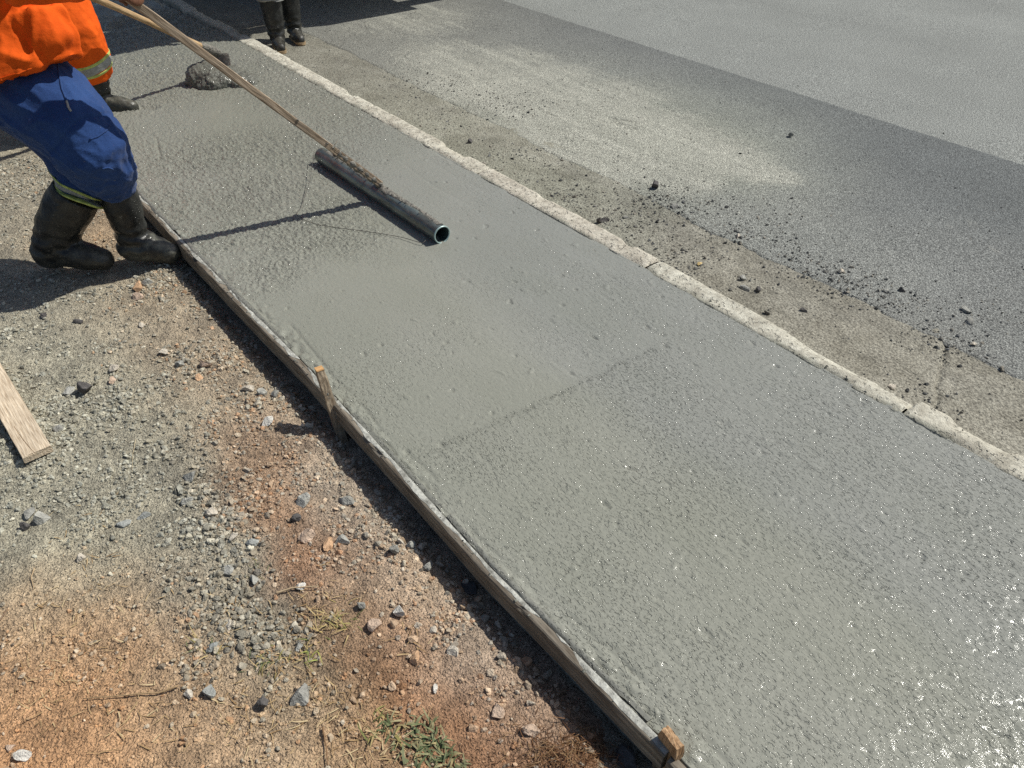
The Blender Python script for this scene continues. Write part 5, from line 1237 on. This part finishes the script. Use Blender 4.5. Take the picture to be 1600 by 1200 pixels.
# ---- a generic clothed figure for the two others and the helper behind
def person(label, J, trou, jack, look, zs, grip=None, boots=None, band=None, soles=False, legr=(.105, .085, .072, .072), vox=.010, boot_at=.33, bk=1.0, fk=1.0, mudc=None):
    root = empty('person', (J['hipL'][0], J['hipL'][1], zs)); tag(root, label, 'person')
    J = {k: np.array(v, float) for k, v in J.items()}
    mt = MB(); bo = []
    for s in 'LR':
        hp_, kn_, an_, toe_ = J['hip'+s], J['knee'+s], J['ank'+s], J['toe'+s]
        top = an_+(kn_-an_)*(boot_at-.02)/max(.1, np.linalg.norm(kn_-an_)) if boot_at < .42 else kn_
        mt.tube([hp_, (hp_+kn_)/2, kn_, kn_*.45+top*.55, top], [legr[0], (legr[0]+legr[1])/2, legr[1], legr[2], legr[3]], 18)
        tdir = (toe_-an_)*[1, 1, 0]; tdir /= np.linalg.norm(tdir)
        heel = an_*[1, 1, 0]+np.array([0, 0, zs+.045])-tdir*.02
        tt_ = top+(top-an_)*.03
        b_ = boot([(tt_, .062*bk), (tt_*.5+an_*.5, .058*bk), (an_+[0, 0, .0], .047*bk)], [(heel, .044*fk), (heel+tdir*.08, .046*fk), (heel+tdir*.14+[0, 0, -.006], .043*fk), (heel+tdir*.185+[0, 0, -.012], .035*fk)], zs, None, parent=root, sole=soles, mudc=mudc)
        bo.append((top, tdir, kn_))
    mt.ball((J['hipL']+J['hipR'])/2, (.17, .15, .13), n=12)
    me = organic(mt, 'trousers', vox, 5); wrinkle(me, .012, J['kneeL']-J['ankL'], 5, .0015, [(J['kneeL'], .12), (J['kneeR'], .12), (bo[0][0], .16), (bo[1][0], .16)]); under(link('trousers', me, trou), root); TB = bvh(me)
    mj = MB(); pe = (J['hipL']+J['hipR'])/2; mj.tube([pe-[0, 0, .02], pe*.6+J['chest']*.4, J['chest'], J['neck']], [.175, .165, .175, .08], 20)
    for s in 'LR':
        mj.tube([J['sh'+s], (J['sh'+s]+J['el'+s])/2, J['el'+s]], [.08, .068, .056], 14); mj.ball(J['el'+s], .058, n=8); mj.ball(J['sh'+s], .085, n=8)
        wr = J['ha'+s]-(J['ha'+s]-J['el'+s])/np.linalg.norm(J['ha'+s]-J['el'+s])*.085; mj.tube([J['el'+s], J['el'+s]*.2+wr*.8], [.056, .042], 14)
    me = organic(mj, 'jacket', vox*1.2, 5); wrinkle(me, .012, (0, 0, 1), 9, .0015, [(J['elL'], .1), (J['elR'], .1)]); under(link('jacket', me, jack), root)
    mbo = MB()
    for s in 'LR':
        wr = J['ha'+s]-(J['ha'+s]-J['el'+s])/np.linalg.norm(J['ha'+s]-J['el'+s])*.075
        mbo.tube([J['sh'+s], J['el'+s]], [.05, .042], 12); mbo.tube([J['el'+s], wr], [.042, .028], 12)
        if grip is not None: hand(mbo, J['ha'+s], grip, (-.2, -.2, .9), .019); mbo.tube([wr, J['ha'+s]+[0, 0, .02]], .026, 10)
        else: loose_hand(mbo, wr, J['ha'+s]-J['el'+s])
        mbo.tube([J['hip'+s], J['knee'+s], J['ank'+s]], [.07, .055, .035], 12)
    mbo.tube([pe, J['chest'], J['neck']], [.12, .14, .06], 14); mbo.tube([J['shL'], J['shR']], [.055, .055], 12); mbo.tube([J['neck'], J['head']], [.055, .05], 12); head(mbo, J['head'], look)
    me = organic(mbo, 'body', .0065, 2); under(link('body', me, M['skin']), root); cap(J['head'], look, root)
    return root, TB, bo
# worker 2: orange suit, in the wet concrete, dragging the hoe
fa = np.array([.79, -.61, 0])
fb = PD(163, 150, 4.68); f2 = np.array([fb[0], fb[1], .05])
kn2 = PD(114, 48, 4.62); hp2 = PD(70, -60, 4.75)
ot = np.array([.52, 5.22, .06])
J2 = dict(hipL=hp2, kneeL=kn2, ankL=f2+[-.02, .02, .04], toeL=f2+fa*.2, hipR=hp2+[-.12, .16, 0], kneeR=ot+[.18, -.02, .42], ankR=ot+[0, 0, .04], toeR=ot+fa*.2,
          chest=hp2+np.array([.16, -.06, .38]), neck=hp2+np.array([.26, -.14, .56]), head=hp2+np.array([.36, -.20, .70]), shL=hp2+np.array([.32, -.02, .50]), shR=hp2+np.array([.10, -.28, .48]),
          elL=H0+hd*1.12+np.array([.10, .12, .22]), haL=H0+hd*1.14, elR=H0+hd*1.48+np.array([-.05, .05, .24]), haR=H0+hd*1.48)
w2, TB2, bo2 = person('worker in orange overalls standing in the wet concrete with the hoe', J2, M['orange'], M['orange'], fa, -.025, bk=1.35, fk=1.3, mudc=(.085, .083, .07), grip=hd, legr=(.15, .15, .145, .118), boot_at=.12)
top2, td2, kk2 = bo2[0]
dv2 = top2-kk2; dv2 /= np.linalg.norm(dv2)
dv2t = dv2+RT*.12; dv2t /= np.linalg.norm(dv2t)
cuff(top2-dv2*.085, dv2t, .14, w2, TB2, .05, .016)
# worker 3: grey trousers, standing on the road beyond the kerb
lk = np.array([-.30, -.95, 0]); lk /= np.linalg.norm(lk)
a3 = G(441, 84, RZ)-lk*.20; b3_ = G(468, 71, RZ)-lk*.20
A3 = np.array([a3[0], a3[1], RZ+.09]); B3 = np.array([b3_[0], b3_[1], RZ+.09])
pe3 = (A3+B3)/2+[0, .05, .80]
J3 = dict(hipL=pe3+[-.09, 0, 0], kneeL=A3+[-.0, -.0, .40], ankL=A3, toeL=A3+lk*.2, hipR=pe3+[.09, .03, 0], kneeR=B3+[-.01, -.0, .40], ankR=B3, toeR=B3+lk*.2+[.02, 0, 0],
          chest=pe3+[0, .03, .42], neck=pe3+[0, .03, .58], head=pe3+[0, 0, .74], shL=pe3+[-.19, .03, .50], shR=pe3+[.19, .05, .50], elL=pe3+[-.27, .02, .20], haL=pe3+[-.25, -.12, .0], elR=pe3+[.27, .02, .20], haR=pe3+[.25, -.12, .0])
w3, TB3, bo3 = person('worker in black boots and grey trousers standing on the road beyond the kerb', J3, M['greycloth'], M['orange'], lk, RZ, soles=True, mudc=(.05, .048, .042), boot_at=.275, legr=(.12, .115, .115, .11), bk=1.32)
t3, _, k3 = bo3[0]; mb = MB()
ring_band('trouser_cuff', t3+[0, 0, -.004], t3+[0, 0, .010], .106, .106, M['greycloth'], w3, 0, surf=TB3)
# ================================================================ MIXER TRUCK (unseen, added beyond the frame to cast the shade at the top)
DY = -.50
tr = empty('shade_truck', (4.2, 9.5, RZ)); tag(tr, 'unseen concrete mixer truck added beyond the workers to cast shade', 'truck')
tx = 4.22
def tpart(name, mb, m_, sm=False):
    mb.V = [v+np.array([0, DY, 0]) for v in mb.V]; return under(link(name, mb.mesh(name, smooth=sm), m_), tr)
mb = MB(); mb.box((tx, 10.3, .95), (.9, 7.2, .25)); mb.box((tx, 6.95, .80), (2.3, .12, .35)); tpart('chassis', mb, M['steel'])
mb = MB(); mb.box((tx, 13.9, 1.75), (2.3, 1.9, 1.9)); mb.box((tx, 14.4, .75), (2.3, 1.1, .5)); tpart('cab', mb, M['steel'])
mb = MB(); mb.tube([(tx, 7.45, 2.45), (tx, 7.7, 2.42), (tx, 8.9, 2.2), (tx, 10.6, 2.0), (tx, 12.0, 1.9), (tx, 12.5, 1.85)], [.55, .62, 1.12, 1.15, .85, .4], 32, hint=(1, 0, 0)); tpart('drum', mb, M['steel'], True)
mb = MB(); mb.tube([(tx, 6.95, 2.0), (tx, 7.25, 3.0)], [.30, .62], 4, hint=(1, 0, 0), sq=True); tpart('hopper', mb, M['steel'])
mb = MB(); mb.box((tx, 7.35, 1.5), (1.7, .12, 1.7)); mb.box((tx-1.0, 7.5, 1.15), (.25, 1.0, .12)); mb.box((tx+1.0, 7.5, 1.15), (.25, 1.0, .12)); tpart('rear_frame', mb, M['steel'])
for sx in (-1, 1):
    for yy in (8.45, 9.7, 13.4):
        mb = MB(); V = []
        mb.tube([(tx+sx*.85, yy, .42), (tx+sx*.90, yy, .42), (tx+sx*1.12, yy, .42), (tx+sx*1.17, yy, .42)], [.40, .52, .52, .40], 28, hint=(0, 0, 1)); wh = tpart('wheel', mb, M['tyre'])
        mb = MB(); mb.tube([(tx+sx*1.15, yy, .42), (tx+sx*1.185, yy, .42)], [.26, .22], 20); mb.V = [v+np.array([0, DY, 0]) for v in mb.V]; r_ = link('rim', mb.mesh('rim'), M['steel']); r_.parent = wh
    mb = MB(); mb.box((tx+sx*1.0, 8.85, 1.02), (.5, 2.7, .05)); tpart('mudguard', mb, M['steel'])
mb = MB(); mb.tube([(tx-1.0, 7.55, 1.95), (tx-1.0, 9.3, 1.95)], [.42, .42], 24); tpart('shade_tank', mb, M['steel'])  # tank added on this side to widen the cast shade
# chute added high over kerb and slab to cast shade on them
mb = MB(); ca_, cb2 = np.array([tx-.4, 6.30, 1.95]), np.array([1.15, 6.40, .75]); dvv = (cb2-ca_)/np.linalg.norm(cb2-ca_); ss = np.cross(dvv, (0, 0, 1.)); ss /= np.linalg.norm(ss); uu = np.cross(ss, dvv); V = []; q = 12
for i in range(2):
    for j in range(q+1):
        a = PI*j/q; V.append((ca_, cb2)[i]+ss*.37*math.cos(a)-uu*.22*math.sin(a))
mb.add(V, [(j, j+1, q+2+j, q+1+j) for j in range(q)]); me = mods(mb.mesh('shade_chute'), ('SOLIDIFY', dict(thickness=.012))); under(link('shade_chute', me, M['steel']), tr)
